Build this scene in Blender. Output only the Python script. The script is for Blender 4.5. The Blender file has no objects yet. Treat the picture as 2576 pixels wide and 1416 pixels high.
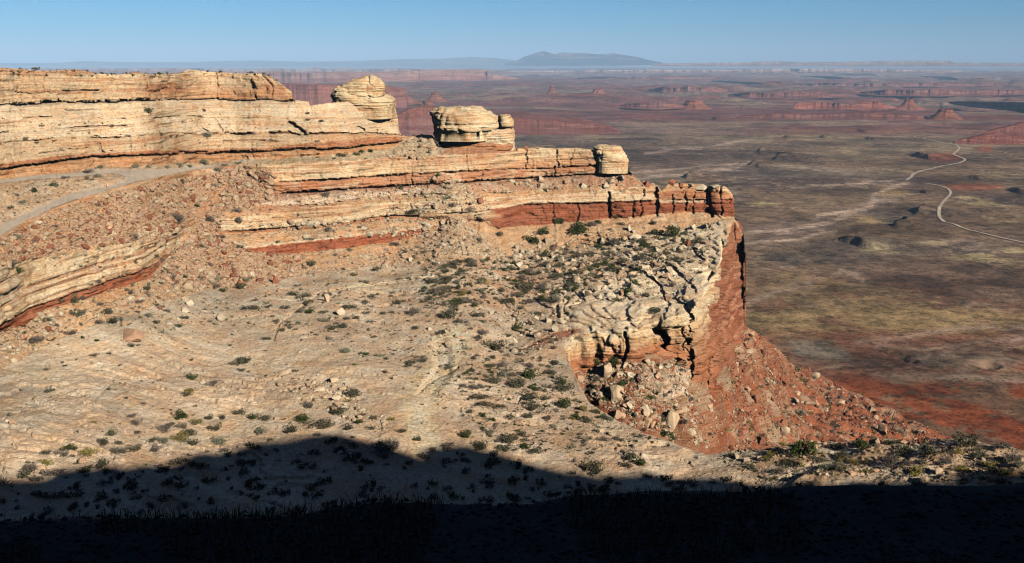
import bpy, math, random
import numpy as np
random.seed(7)
RNG = np.random.default_rng(11)
sc = bpy.context.scene
R = math.radians

# ------------------------------------------------------------------ camera
PITCH = R(12.55); F = 2473.0; CX, CY = 1287.5, 708.0      # measured in a 2575 x 1416 frame of the photograph
cam = bpy.data.cameras.new('camera'); camo = bpy.data.objects.new('camera', cam)
sc.collection.objects.link(camo); sc.camera = camo
camo.location = (0, 0, 0); camo.rotation_euler = (R(90) - PITCH, 0, 0)
cam.sensor_fit = 'HORIZONTAL'; cam.sensor_width = 36.0; cam.lens = 36.0 * F / 2575.0
cam.clip_start = 0.3; cam.clip_end = 400000.0

# ------------------------------------------------------------------ world and sun
SUN_EL = R(27.0); SUN_AZ = R(-51.0)                        # azimuth measured from +X towards +Y
SUN = np.array([math.cos(SUN_EL) * math.cos(SUN_AZ), math.cos(SUN_EL) * math.sin(SUN_AZ), math.sin(SUN_EL)])
world = bpy.data.worlds.new('World'); sc.world = world; world.use_nodes = True
wn = world.node_tree; wn.nodes.clear()
sky = wn.nodes.new('ShaderNodeTexSky'); sky.sky_type = 'NISHITA'; sky.sun_disc = False
sky.sun_elevation = SUN_EL
sky.sun_rotation = math.pi / 2 - SUN_AZ                    # clockwise from +Y
sky.altitude = 2000.0; sky.air_density = 1.0; sky.dust_density = 0.0; sky.ozone_density = 3.0
bg = wn.nodes.new('ShaderNodeBackground'); bg.inputs['Strength'].default_value = 0.05
wo = wn.nodes.new('ShaderNodeOutputWorld')
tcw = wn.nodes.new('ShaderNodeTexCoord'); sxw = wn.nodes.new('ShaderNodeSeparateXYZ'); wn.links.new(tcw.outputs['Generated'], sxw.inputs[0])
rw = wn.nodes.new('ShaderNodeValToRGB')                    # tints the sky; darkened towards the zenith to cut fill in the shade
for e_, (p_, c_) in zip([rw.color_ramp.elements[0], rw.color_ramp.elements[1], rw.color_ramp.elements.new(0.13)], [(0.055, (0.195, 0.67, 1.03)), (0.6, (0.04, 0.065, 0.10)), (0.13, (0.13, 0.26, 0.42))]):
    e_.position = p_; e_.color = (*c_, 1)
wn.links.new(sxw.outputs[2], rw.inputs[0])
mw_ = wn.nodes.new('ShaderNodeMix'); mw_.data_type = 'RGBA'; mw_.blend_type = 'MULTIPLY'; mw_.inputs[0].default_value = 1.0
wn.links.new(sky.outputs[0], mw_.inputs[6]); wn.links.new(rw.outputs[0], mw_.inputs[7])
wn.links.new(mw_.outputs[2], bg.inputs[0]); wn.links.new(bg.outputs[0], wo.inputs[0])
sd = bpy.data.lights.new('sun', 'SUN'); sd.energy = 5.0; sd.angle = R(0.5); sd.color = (1.0, 0.93, 0.80)
so = bpy.data.objects.new('sun', sd); sc.collection.objects.link(so)
from mathutils import Vector
so.rotation_euler = Vector(SUN).to_track_quat('Z', 'Y').to_euler()
sc.view_settings.view_transform = 'Standard'; sc.view_settings.look = 'None'
sc.view_settings.exposure = 0.6; sc.view_settings.gamma = 1.0
sc.cycles.pixel_filter_type = 'BLACKMAN_HARRIS'; sc.cycles.filter_width = 1.1
sc.cycles.max_bounces = 5; sc.cycles.diffuse_bounces = 0; sc.cycles.glossy_bounces = 1
sc.cycles.transmission_bounces = 2; sc.cycles.volume_bounces = 0; sc.cycles.transparent_max_bounces = 4

# ------------------------------------------------------------------ tools
COL = sc.collection
def tag(o, label=None, cat=None, group=None, kind=None):
    if label: o['label'] = label
    if cat: o['category'] = cat
    if group: o['group'] = group
    if kind: o['kind'] = kind
    return o

def hsh(ix, iy, iz, seed):
    h = (ix.astype(np.int64) * 374761393 + iy.astype(np.int64) * 668265263 + iz.astype(np.int64) * 2147483647 + seed * 974634777) & 0xffffffff
    h = ((h ^ (h >> 13)) * 1274126177) & 0xffffffff
    h = ((h ^ (h >> 16)) * 2246822519) & 0xffffffff
    h = h ^ (h >> 15)
    return (h & 0xffffff) / float(0x7fffff) - 1.0
def vnoise(x, y, z=None, seed=0):
    x = np.asarray(x, float); y = np.asarray(y, float)
    z = np.zeros_like(x) if z is None else np.asarray(z, float)
    x, y, z = np.broadcast_arrays(x, y, z)
    xi = np.floor(x); yi = np.floor(y); zi = np.floor(z)
    fx = x - xi; fy = y - yi; fz = z - zi
    fx = fx * fx * (3 - 2 * fx); fy = fy * fy * (3 - 2 * fy); fz = fz * fz * (3 - 2 * fz)
    xi = xi.astype(np.int64); yi = yi.astype(np.int64); zi = zi.astype(np.int64)
    def L(a, b, t): return a + (b - a) * t
    def c(i, j, k_): return hsh(xi + i, yi + j, zi + k_, seed)
    return L(L(L(c(0,0,0), c(1,0,0), fx), L(c(0,1,0), c(1,1,0), fx), fy),
             L(L(c(0,0,1), c(1,0,1), fx), L(c(0,1,1), c(1,1,1), fx), fy), fz)
def fbm(x, y, z=None, o=4, seed=0, gain=0.5):
    s = 0; a = 1.0; n = 0
    z = None if z is None else np.asarray(z, float)
    f = 1.0
    for i in range(o):
        s = s + a * vnoise(np.asarray(x) * f, np.asarray(y) * f, None if z is None else z * f, seed + i * 17)
        n += a; a *= gain; f *= 2.03
    return s / n
def sstep(a, b, x):
    t = np.clip((x - a) / (b - a), 0, 1); return t * t * (3 - 2 * t)
def lerp(a, b, t): return a + (b - a) * t
def interp(pts, u):
    return np.interp(u, [q[0] for q in pts], [q[1] for q in pts])
def seg_dist(u, v, pts, closed=False):
    d = np.full(np.broadcast(u, v).shape, 1e9); n = len(pts)
    for i in range(n if closed else n - 1):
        ax, ay = pts[i][:2]; bx, by = pts[(i + 1) % n][:2]
        dx, dy = bx - ax, by - ay
        t = np.clip(((u - ax) * dx + (v - ay) * dy) / (dx * dx + dy * dy + 1e-9), 0, 1)
        d = np.minimum(d, np.hypot(u - ax - t * dx, v - ay - t * dy))
    return d
def inside(u, v, pts):
    r = np.zeros(np.broadcast(u, v).shape, bool); n = len(pts)
    for i in range(n):
        x1, y1 = pts[i]; x2, y2 = pts[(i + 1) % n]
        if y1 == y2: continue
        c = ((y1 > v) != (y2 > v)) & (u < (x2 - x1) * (v - y1) / (y2 - y1) + x1)
        r ^= c
    return r
def pmask(u, v, pts, soft=6.0):
    d = seg_dist(u, v, pts, True); s = np.where(inside(u, v, pts), d, -d)
    return sstep(-soft, soft, s)
def blob(u, v, cx, cy, rx, ry, p=1.0, rot=0.0):
    a = u - cx; b = v - cy
    if rot: a, b = a * math.cos(rot) + b * math.sin(rot), -a * math.sin(rot) + b * math.cos(rot)
    return np.clip(1.35 - (a / rx) ** 2 - (b / ry) ** 2, 0, 1) ** p

def kdep(v):
    y = (CY - v) / F
    return (math.sin(PITCH) - y * math.cos(PITCH)) / (math.cos(PITCH) + y * math.sin(PITCH))
def unproj(u, v, Y):
    u = np.asarray(u, float); v = np.asarray(v, float)
    y = (CY - v) / F
    return np.stack(np.broadcast_arrays((u - CX) / F / (math.cos(PITCH) + y * math.sin(PITCH)) * Y, Y, -kdep(v) * Y), -1)

def grid_mesh(name, P, mat, col=None, closed_u=False, smooth=True, mask=None, parent=None, flip=False):
    """P: (rows, cols, 3) array of points -> one mesh object"""
    n, m = P.shape[:2]
    me = bpy.data.meshes.new(name)
    I = np.arange(n * m).reshape(n, m)
    if closed_u: I = np.hstack([I, I[:, :1]])
    q = np.stack([I[:-1, :-1], I[1:, :-1], I[1:, 1:], I[:-1, 1:]], -1).reshape(-1, 4)
    if flip: q = q[:, ::-1]
    if mask is not None:
        q = q[mask.reshape(-1)]
        used = np.unique(q); rem = np.zeros(n * m, int); rem[used] = np.arange(len(used))
        V = P.reshape(-1, 3)[used]; q = rem[q]
        if col is not None: col = col.reshape(-1, 3)[used]
    else:
        V = P.reshape(-1, 3)
        if col is not None: col = col.reshape(-1, 3)
    fill(me, V, q, mat, col, smooth)
    o = bpy.data.objects.new(name, me); COL.objects.link(o)
    if parent: o.parent = parent
    return o
def fill(me, V, q, mat, col=None, smooth=True):
    V = np.ascontiguousarray(V, np.float32); q = np.ascontiguousarray(q, np.int32); k_ = q.shape[1]
    me.vertices.add(len(V)); me.vertices.foreach_set('co', V.ravel())
    me.loops.add(q.size); me.loops.foreach_set('vertex_index', q.ravel())
    me.polygons.add(len(q)); me.polygons.foreach_set('loop_start', np.arange(0, q.size, k_, dtype=np.int32))
    try: me.polygons.foreach_set('loop_total', np.full(len(q), k_, np.int32))
    except Exception: pass
    me.polygons.foreach_set('use_smooth', np.full(len(q), smooth))
    me.update(calc_edges=True)
    if mat: me.materials.append(mat)
    if col is not None:
        a = me.color_attributes.new('Col', 'FLOAT_COLOR', 'POINT')
        c = np.ones((len(V), 4), np.float32); c[:, :3] = np.clip(col, 0, 1); a.data.foreach_set('color', c.ravel())
def tri_mesh(name, V, T, mat, col=None, smooth=False, link=True, parent=None):
    me = bpy.data.meshes.new(name); fill(me, V, T, mat, col, smooth)
    if not link: return me
    o = bpy.data.objects.new(name, me); COL.objects.link(o)
    if parent: o.parent = parent
    return o
def empty(name, loc):
    o = bpy.data.objects.new(name, None); COL.objects.link(o); o.location = loc
    o.empty_display_size = 0.1
    return o

# ------------------------------------------------------------------ materials
def nd(nt, t, **kw):
    n = nt.nodes.new(t)
    for a, b in kw.items():
        if a in ('inp',):
            for i_, val in b.items(): n.inputs[i_].default_value = val
        else: setattr(n, a, b)
    return n
def mul_col(nt, a, b, fac=1.0, mode='MULTIPLY'):
    m = nt.nodes.new('ShaderNodeMix'); m.data_type = 'RGBA'; m.blend_type = mode
    m.inputs[0].default_value = fac
    nt.links.new(a, m.inputs[6]); nt.links.new(b, m.inputs[7]); return m.outputs[2]
def ramp(nt, src, stops):
    r = nt.nodes.new('ShaderNodeValToRGB'); el = r.color_ramp.elements
    while len(el) < len(stops): el.new(0.5)
    for e, (p_, c) in zip(el, stops):
        e.position = p_; e.color = (c, c, c, 1) if not isinstance(c, tuple) else (*c, 1)
    nt.links.new(src, r.inputs[0]); return r.outputs[0]
def noise(nt, vec, scale, detail=4, rough=0.6, dist=0.0):
    n = nt.nodes.new('ShaderNodeTexNoise'); n.inputs['Scale'].default_value = scale
    n.inputs['Detail'].default_value = detail; n.inputs['Roughness'].default_value = rough
    n.inputs['Distortion'].default_value = dist
    nt.links.new(vec, n.inputs['Vector']); return n.outputs[0]
def mapping(nt, vec, s=(1,1,1), rot=(0,0,0)):
    m = nt.nodes.new('ShaderNodeMapping'); m.inputs['Scale'].default_value = s; m.inputs['Rotation'].default_value = rot
    nt.links.new(vec, m.inputs[0]); return m.outputs[0]
def new_mat(name, rough=0.95, spec=0.1):
    m = bpy.data.materials.new(name); m.use_nodes = True; nt = m.node_tree
    b = nt.nodes['Principled BSDF']; b.inputs['Roughness'].default_value = rough
    b.inputs['Specular IOR Level'].default_value = spec
    return m, nt, b
def rock_material(name, base=None, fine=1.0, bedding=1.0, bump=1.0, tone=0.0):
    m, nt, b = new_mat(name)
    tc = nt.nodes.new('ShaderNodeTexCoord').outputs['Object']
    if base is None:
        a = nt.nodes.new('ShaderNodeAttribute'); a.attribute_name = 'Col'; c = a.outputs['Color']
    else:
        r = nt.nodes.new('ShaderNodeRGB'); r.outputs[0].default_value = (*base, 1); c = r.outputs[0]
    geo = nt.nodes.new('ShaderNodeNewGeometry')
    sx = nt.nodes.new('ShaderNodeSeparateXYZ'); nt.links.new(geo.outputs['Normal'], sx.inputs[0])
    steep = ramp(nt, sx.outputs[2], [(0.55, 1.0), (0.88, 0.0)])
    big = noise(nt, tc, 0.035 * fine, 5, 0.62)
    c = mul_col(nt, c, ramp(nt, big, [(0.3, 0.80), (0.7, 1.16)]))
    hue = noise(nt, mapping(nt, tc, (1, 1, 1.7)), 0.11 * fine, 4, 0.65)
    c = mul_col(nt, c, ramp(nt, hue, [(0.35, (1.0, 0.86, 0.74)), (0.62, (1.0, 1.03, 1.05))]))
    bed = noise(nt, mapping(nt, tc, (0.05, 0.05, 1.3), (0.04, -0.03, 0)), 1.0 * fine, 5, 0.62)
    bc = mul_col(nt, c, ramp(nt, bed, [(0.36, (0.64, 0.52, 0.42)), (0.5, (1, 1, 1)), (0.68, (1.13, 1.12, 1.08))]), bedding)
    mx = nt.nodes.new('ShaderNodeMix'); mx.data_type = 'RGBA'; nt.links.new(steep, mx.inputs[0])
    nt.links.new(c, mx.inputs[6]); nt.links.new(bc, mx.inputs[7]); c = mx.outputs[2]
    # desert varnish streaks running down steep faces
    st = noise(nt, mapping(nt, tc, (0.45, 0.45, 0.035)), 1.0 * fine, 4, 0.7)
    stc = mul_col(nt, c, ramp(nt, st, [(0.56, (1, 1, 1)), (0.72, (0.66, 0.50, 0.40))]), 0.8 * bedding)
    mx = nt.nodes.new('ShaderNodeMix'); mx.data_type = 'RGBA'; nt.links.new(steep, mx.inputs[0])
    nt.links.new(c, mx.inputs[6]); nt.links.new(stc, mx.inputs[7]); c = mx.outputs[2]
    sp = noise(nt, mapping(nt, tc, (1, 1, 1.6)), 0.9 * fine, 5, 0.72)
    c = mul_col(nt, c, ramp(nt, sp, [(0.36, 0.66), (0.5, 1.0), (0.66, 1.18)]))
    warm = nt.nodes.new('ShaderNodeRGB'); warm.outputs[0].default_value = (0.98, 0.925, 0.855, 1); c = mul_col(nt, c, warm.outputs[0])
    nt.links.new(c, b.inputs['Base Color'])
    h = nt.nodes.new('ShaderNodeMath'); h.operation = 'MULTIPLY_ADD'
    nt.links.new(bed, h.inputs[0]); h.inputs[1].default_value = 0.8; nt.links.new(sp, h.inputs[2])
    h2 = nt.nodes.new('ShaderNodeMath'); h2.operation = 'ADD'
    nt.links.new(h.outputs[0], h2.inputs[0]); nt.links.new(noise(nt, tc, 0.3 * fine, 6, 0.65), h2.inputs[1])
    bp = nt.nodes.new('ShaderNodeBump'); bp.inputs['Strength'].default_value = 0.55 * bump
    bp.inputs['Distance'].default_value = 1.1 / fine
    nt.links.new(h2.outputs[0], bp.inputs['Height']); nt.links.new(bp.outputs[0], b.inputs['Normal'])
    return m
def simple_mat(name, base, var=0.35, scale=1.0, bump=0.0, rough=0.95, rnd=0.0):
    m, nt, b = new_mat(name, rough)
    tc = nt.nodes.new('ShaderNodeTexCoord').outputs['Object']
    r = nt.nodes.new('ShaderNodeRGB'); r.outputs[0].default_value = (*base, 1); c = r.outputs[0]
    n = noise(nt, tc, scale, 4, 0.65)
    c = mul_col(nt, c, ramp(nt, n, [(0.3, 1 - var), (0.7, 1 + var)]))
    if rnd:
        oi = nt.nodes.new('ShaderNodeObjectInfo')
        c = mul_col(nt, c, ramp(nt, oi.outputs['Random'], [(0.0, 1 - rnd), (0.5, (1.0, 1 - rnd * .3, 1 - rnd * .5)), (1.0, 1 + rnd)]))
    nt.links.new(c, b.inputs['Base Color'])
    if bump:
        bp = nt.nodes.new('ShaderNodeBump'); bp.inputs['Strength'].default_value = 0.8; bp.inputs['Distance'].default_value = bump
        nt.links.new(n, bp.inputs['Height']); nt.links.new(bp.outputs[0], b.inputs['Normal'])
    return m
MAT = {}
MAT['rock'] = rock_material('canyon_rock')
MAT['far_rock'] = rock_material('far_rock', fine=0.09, bump=1.0)
CREAM = (0.57, 0.465, 0.34); TAN = (0.49, 0.37, 0.25); SAND = (0.47, 0.39, 0.30); ORANGE = (0.46, 0.27, 0.155)
REDOR = (0.38, 0.19, 0.11); RED = (0.30, 0.105, 0.06); DRED = (0.25, 0.09, 0.055); DEB = (0.44, 0.30, 0.19)
MAT['stone_tan'] = simple_mat('tan_stone', (0.41, 0.30, 0.195), 0.3, 0.9, 0.25, rnd=0.14)
MAT['stone_cream'] = simple_mat('cream_stone', (0.46, 0.37, 0.26), 0.25, 0.9, 0.25, rnd=0.1)
MAT['stone_orange'] = simple_mat('orange_stone', (0.41, 0.26, 0.165), 0.3, 0.9, 0.25, rnd=0.2)
MAT['stone_red'] = simple_mat('red_stone', (0.24, 0.095, 0.055), 0.3, 0.9, 0.25, rnd=0.2)
# ------------------------------------------------------------------ the mesa: strata traced as curves, slopes give the depth
L=lambda *a:a
CB=[ # (polyline top boundary), slope deg of band BELOW it
 ('top',   L((-200,168),(0,170),(51,173.5),(96,178.7),(154,177),(191,175),(205,177),(239,184),(297,188),(345,181),(376,187),(455,183),(472,175),(513,179),(547,182),(650,185.5),(677,190.6),(700,206),(733,230),(737,252),(776,255),(779,266),(803,262),(838,258),(983,258),(993,285),(1001,300),(1004,330),(1010,340),(1028,344),(1060,338),(1088,341),(1100,372),(1292,377),(1305,372),(1318,373),(1350,370),(1400,374),(1450,372),(1490,377),(1494,378),(1500,395),(1578,400),(1581,430),(1590,437),(1605,455),(1650,465),(1665,480),(1675,470),(1680,462),(1720,462),(1760,463),(1780,472),(1785,467),(1810,465),(1825,470),(1840,485),(1845,500),(1846,545),(1866,568),(1872,600),(1873,640),(1873.1,818),(1920,850),(1960,880),(1985,912),(2060,942),(2160,988),(2300,1058),(2420,1115),(2500,1150)), 60),
 ('c1', L((-200,276),(0,262),(137,254),(239,254),(342,250.5),(410,249),(543,247),(581,249),(736,249),(739,100)), 37),
 ('c2', L((-200,350),(0,331),(68,322),(171,319),(273,314),(376,307),(490,305),(512,325),(560,334),(629,332.5),(728,331),(759,339),(793,331),(912,331),(970,332),(1008,340),(1011,100)),33),
 ('c3', L((-200,365),(34,353),(103,348),(205,341),(290,340),(359,337.6),(444,333.5),(506,337.6),(560,335),(561,100)),44),
 ('c4', L((-200,440),(0,413),(164,390),(325,380),(520,377),(684,370),(786,361),(878,354),(920,347),(1028,344),(1031,100)),78),
 ('c5', L((-200,455),(0,423),(68,414.5),(164,399),(239,390.6),(325,388),(424,385.5),(520,384),(560,380),(684,378),(748,372),(827,372),(882,369),(926,363),(1027,351),(1050,341),(1051,100)),72),
 ('c6', L((-200,490),(0,450),(103,440),(171,433),(239,423),(376,416),(513,409),(629,399),(776,396),(847,390),(936,382),(980,375),(1028,352),(1055,340),(1056,100)),10),
 ('c7', L((-200,680),(0,594),(68,553),(137,522),(205,498),(273,478),(342,459),(376,449),(468,431),(578,416),(640,414),(680,420),(760,414),(830,406),(1000,397),(1150,390),(1300,381),(1310,100)),72),
 ('c8', L((-200,100),(588,100),(590,415),(600,420),(690,457),(700,455.5),(765,452),(851,449),(902,443.6),(1005,437),(1135,431),(1264,425),(1394,420),(1490,413),(1580,406),(1583,100)),84),
 ('c9', L((-200,100),(588,100),(590,415),(600,421),(690,486),(707,483.6),(782,478),(882,471),(953,467.5),(1039,462),(1162,455.5),(1264,449),(1394,440),(1504,435),(1585,429),(1589,100)),33),
 ('c10',L((-200,100),(500,100),(505,427),(550,440),(630,520),(731,515),(834,512),(900,500),(1000,490),(1227,485),(1312,481),(1408,471),(1507,467),(1600,462),(1650,464),(1655,100)),34),
 ('c11',L((-200,790),(0,676),(85,648),(191,635),(290,614),(363,584),(458,573),(500,560),(547,553),(649,539),(786,522),(880,518),(970,508),(1100,503),(1250,497),(1400,488),(1530,478),(1640,470),(1700,462),(1705,100)),66),
 ('c12',L((-200,940),(0,819),(62,775),(120,756),(178,737),(222,722),(273,703),(342,686),(380,668),(430,630),(470,606),(547,582),(632,577),(752,567),(880,558),(919,549),(970,541),(1090,537),(1210,529),(1278,520),(1312,513),(1507,508),(1600,506),(1700,500),(1873,500)),80),
 ('c13',L((-200,990),(0,843),(51,823),(109,780),(232,748),(294,724),(380,700),(430,640),(470,612),(547,590),(760,578),(919,560),(970,549),(1090,551),(1200,552),(1257,573),(1377,566),(1421,559),(1541,549),(1640,539),(1736,532),(1804,540),(1846,545),(1872,600),(1873,640)),30),
 ('c14',L((-200,100),(428,100),(430,640),(470,612.5),(547,592),(615,627),(735,613),(850,598),(970,588),(1039,577),(1107,566),(1190,553),(1195,100)),78),
 ('c15',L((-200,100),(428,100),(430,640),(470,612.5),(547,593),(612,628),(630,632),(663,636),(741,638),(834,626),(970,611),(1022,597),(1107,570),(1190,554),(1195,100)),20),
 ('c16',L((-200,1100),(0,930),(150,850),(300,800),(420,760),(520,730),(700,700),(850,680),(1000,665),(1150,655),(1280,650),(1400,630),(1550,605),(1700,580),(1800,565),(1846,545),(1873,600),(1873.1,100)),3.0),
 ('c17',L((-200,1250),(1300,1250),(1412,1000),(1416,885),(1440,850),(1500,838),(1600,830),(1700,800),(1725,795),(1748,775),(1768,748),(1782,708),(1800,684),(1813,658),(1819,622),(1828,606),(1835,576),(1846,556),(1873,600),(1873.1,100)),80),
 ('c18',L((-200,1250),(1300,1250),(1412,1000),(1418,900),(1430,945),(1500,920),(1560,905),(1640,890),(1700,900),(1740,930),(1750,960),(1785,990),(1800,960),(1815,900),(1830,870),(1850,850),(1873,820),(1873.1,100)),30),
]

def gsm(a, s):
    if s <= 0: return a
    r = int(s * 3) + 1; k_ = np.exp(-0.5 * (np.arange(-r, r + 1) / s) ** 2); k_ /= k_.sum()
    return np.convolve(np.pad(a, r, 'edge'), k_, 'valid')
def mesa_columns(us, nrow, vb):
    B0 = np.array([interp(c[1], us) for c in CB])
    B = B0.copy()
    for i in range(1, len(CB)):                             # the ledge lines wander a little
        if CB[i][0] in ('c16', 'c17', 'c18'): continue
        B[i] += 2.2 * fbm(us / 38.0, us * 0 + i * 3.1, o=4, seed=40 + i) + 1.0 * vnoise(us / 7.0, us * 0 + i, seed=i)
    B[0] += np.where(us < 1873, 1.1 * fbm(us / 9.0, us * 0, o=3, seed=77), 0)
    B = np.maximum.accumulate(B, 0); B0 = np.maximum.accumulate(B0, 0)
    slope = np.array([float(c[2]) for c in CB])
    nb = len(CB); K = kdep(np.vstack([B0, np.full((1, len(us)), vb)]))
    lY = np.zeros((nb + 1, len(us)))
    for i in range(nb):
        t = math.tan(R(slope[i])) * np.ones(len(us))
        if i in (10, 11, 12, 13, 14):
            mid = (B0[i] + B0[min(i + 1, nb - 1)]) / 2
            t = lerp(t, math.tan(R(34)), pmask(us, mid, CHUTE, 12))
        if i == 18: t = np.tan(np.radians(np.interp(us, (1780, 1900, 2100), (30, 25, 17))))
        lY[i + 1] = lY[i] + np.log((t + K[i]) / (t + K[i + 1]))
    anc = np.where(us < 1846, np.log(80 / K[12]) - lY[12], np.log(interp([(1846, 592), (1873, 600)], us)) - lY[0])
    zt = np.where(us > 2060, np.log(333 / K[0]), np.interp(us, (1873, 1905, 1940, 1985, 2060), np.log((592, 645, 730, 865, 1045))))
    anc = np.where(us > 1873, zt - lY[0], anc)
    lY = lY + anc
    lY[nb] = np.where(us > 1873, np.interp(us, (1873, 1960, 2060, 2200, 2420), np.log((490, 508, 532, 566, 640))), lY[nb])
    for i in range(nb + 1):
        for (a_, b_, s_) in ((-1e9, 1846, 8), (1846, 1873, 4), (1873, 1e9, 14)):
            m_ = (us >= a_) & (us < b_)
            if i >= 12: lY[i, m_] = gsm(lY[i, m_] + np.log(K[i, m_]), s_) - np.log(K[i, m_])
            else: lY[i, m_] = gsm(lY[i, m_], s_)
    v = np.maximum(B[0][None], np.linspace(163.0, vb, nrow)[:, None])
    band = np.maximum((v[None] >= B[:, None] - 1e-6).sum(0) - 1, 0)
    Kj = kdep(np.vstack([B, np.full((1, len(us)), vb)])); iY = 1 / np.exp(lY)
    kk = kdep(v); j = np.arange(len(us))[None]
    k0 = Kj[band, j]; k1 = Kj[band + 1, j]; f_ = np.clip((kk - k0) / np.maximum(k1 - k0, 1e-9), 0, 1)
    Y = 1 / lerp(iY[band, j], iY[band + 1, j], f_)
    uu = np.broadcast_to(us, v.shape)
    return B, v, band, slope[band], Y, uu, pmask(uu, v, CHUTE, 10)
CHUTE = [(600, 420), (680, 425), (702, 500), (600, 530), (548, 560), (540, 590), (610, 628), (640, 640), (770, 650), (700, 700), (560, 725), (440, 720), (392, 708), (400, 680), (455, 615), (470, 570), (420, 540), (430, 470)]
ROAD = [(-210, 452), (0, 454), (103, 440), (205, 431.6), (250, 426.5), (335, 427), (444, 423), (530, 416), (580, 412), (584, 415), (530, 424), (468, 433), (376, 452), (342, 461), (273, 480), (205, 500), (137, 525), (68, 556), (0, 597), (-210, 690),
        (-210, 650), (0, 566), (68, 534), (137, 504), (191, 483), (267, 469), (308, 456), (316, 448), (290, 439), (232, 443), (140, 449), (0, 463), (-210, 466)]
def zplane(u, v):
    return lerp(-97.0, -107.0, sstep(0, 700, u)) - 4.5 * sstep(900, 1400, u) - 0.018 * (v - 1000)
CONES = [(1142, 446, 540, 14, 120, 7.0), (1150, 540, 640, 12, 110, 9.0)]
def ray_features(u, v, B, Y):
    """things that stand out of or cut into the rock face, in metres towards (-) or away from (+) the viewer"""
    d = np.zeros_like(Y)
    def notch(i, D, w, u0, u1, thr=-0.35):
        b = B[i][None]; x = v - b
        ww = w * (1 + 0.4 * vnoise(u / 23.0, u * 0, seed=i + 5))
        s = np.clip(x / 0.8, 0, 1) * (1 - sstep(ww, ww * 2.4, x))
        g = sstep(thr, thr + 0.35, fbm(u / 55.0, u * 0 + i, o=3, seed=60 + i)) * sstep(u0 - 6, u0 + 6, u) * sstep(u1 + 6, u1 - 6, u)
        return D * s * g
    d += notch(1, 4.0, 4.0, -200, 737, -1.2)
    d += notch(2, 3.6, 3.5, -200, 1008, -0.3)
    d += notch(3, 2.4, 2.4, -200, 506)
    d += notch(5, 4.2, 3.8, -200, 1010, -1.0)
    d += notch(8, 3.0, 2.7, 700, 1578, -1.0)
    d += notch(9, 5.4, 4.7, 705, 1585, -1.2)
    d += notch(10, 2.4, 2.7, 720, 1640, -0.1)
    d += notch(12, 3.0, 3.8, -200, 385, -0.6)
    d += notch(12, 3.0, 3.1, 550, 1840, -0.4)
    d += notch(13, 1.9, 2.4, 900, 1600, 0.0)
    for (ax, v0, v1, w0, w1, h) in CONES:
        t = np.clip((v - v0) / (v1 - v0), 0, 1.3)
        w = w0 + (w1 - w0) * t
        x = np.clip(1 - np.abs(u - ax + 14 * t * vnoise(v / 20.0, v * 0, seed=3)) / w, 0, 1)
        d -= h * x * sstep(-0.02, 0.3, t) * sstep(1.3, 1.0, t)
    for (cx, cy, rx, ry, h) in DOMES:
        a = (u - cx) / rx; b = (v - cy) / ry
        ang = vnoise(u / (rx * .5), v / (ry * .5), seed=int(cx)) * 0.25
        r2 = a * a + b * b + ang
        d -= h * np.sqrt(np.clip(1 - r2, 0, 1))
    for pts, w, D in CRACKS:
        s = seg_dist(u + 3 * vnoise(u / 9.0, v / 9.0, seed=9), v, pts)
        d += D * sstep(w, w * 0.3, s)
    return d
DOMES = [(1520, 790, 125, 34, 5), (1388, 754, 36, 19, 5), (1495, 719, 32, 14, 4), (1655, 790, 78, 40, 5), (1745, 745, 44, 28, 5), (1600, 690, 70, 22, 3.5),
         (1705, 668, 60, 20, 3.5), (1790, 640, 40, 20, 4), (1800, 606, 36, 16, 4), (1620, 575, 60, 18, 3), (1690, 556, 50, 16, 3), (1560, 590, 50, 16, 3),
         (1595, 602, 30, 12, 3), (1440, 618, 30, 14, 3.5), (1402, 622, 20, 12, 3), (1350, 640, 40, 12, 2.5), (1500, 577, 45, 12, 2.5), (1765, 830, 42, 80, 9), (1700, 830, 40, 55, 5),
         (1500, 880, 70, 45, 3), (1600, 860, 70, 45, 4), (1855, 620, 26, 50, 1.5), (1850, 760, 20, 60, 1.2), (1822, 830, 20, 60, 1.5), (1790, 930, 22, 50, 6), (1655, 960, 55, 26, 5), (1590, 985, 50, 18, 3),
         (1700, 495, 50, 50, 3), (1810, 505, 34, 42, 5), (1580, 515, 50, 35, 2.5), (1640, 525, 40, 30, 2),
         (1275, 650, 20, 10, 1.5), (1000, 715, 190, 22, 2.0), (760, 838, 30, 14, 1.2), (1010, 845, 30, 14, 1.2)]
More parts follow.
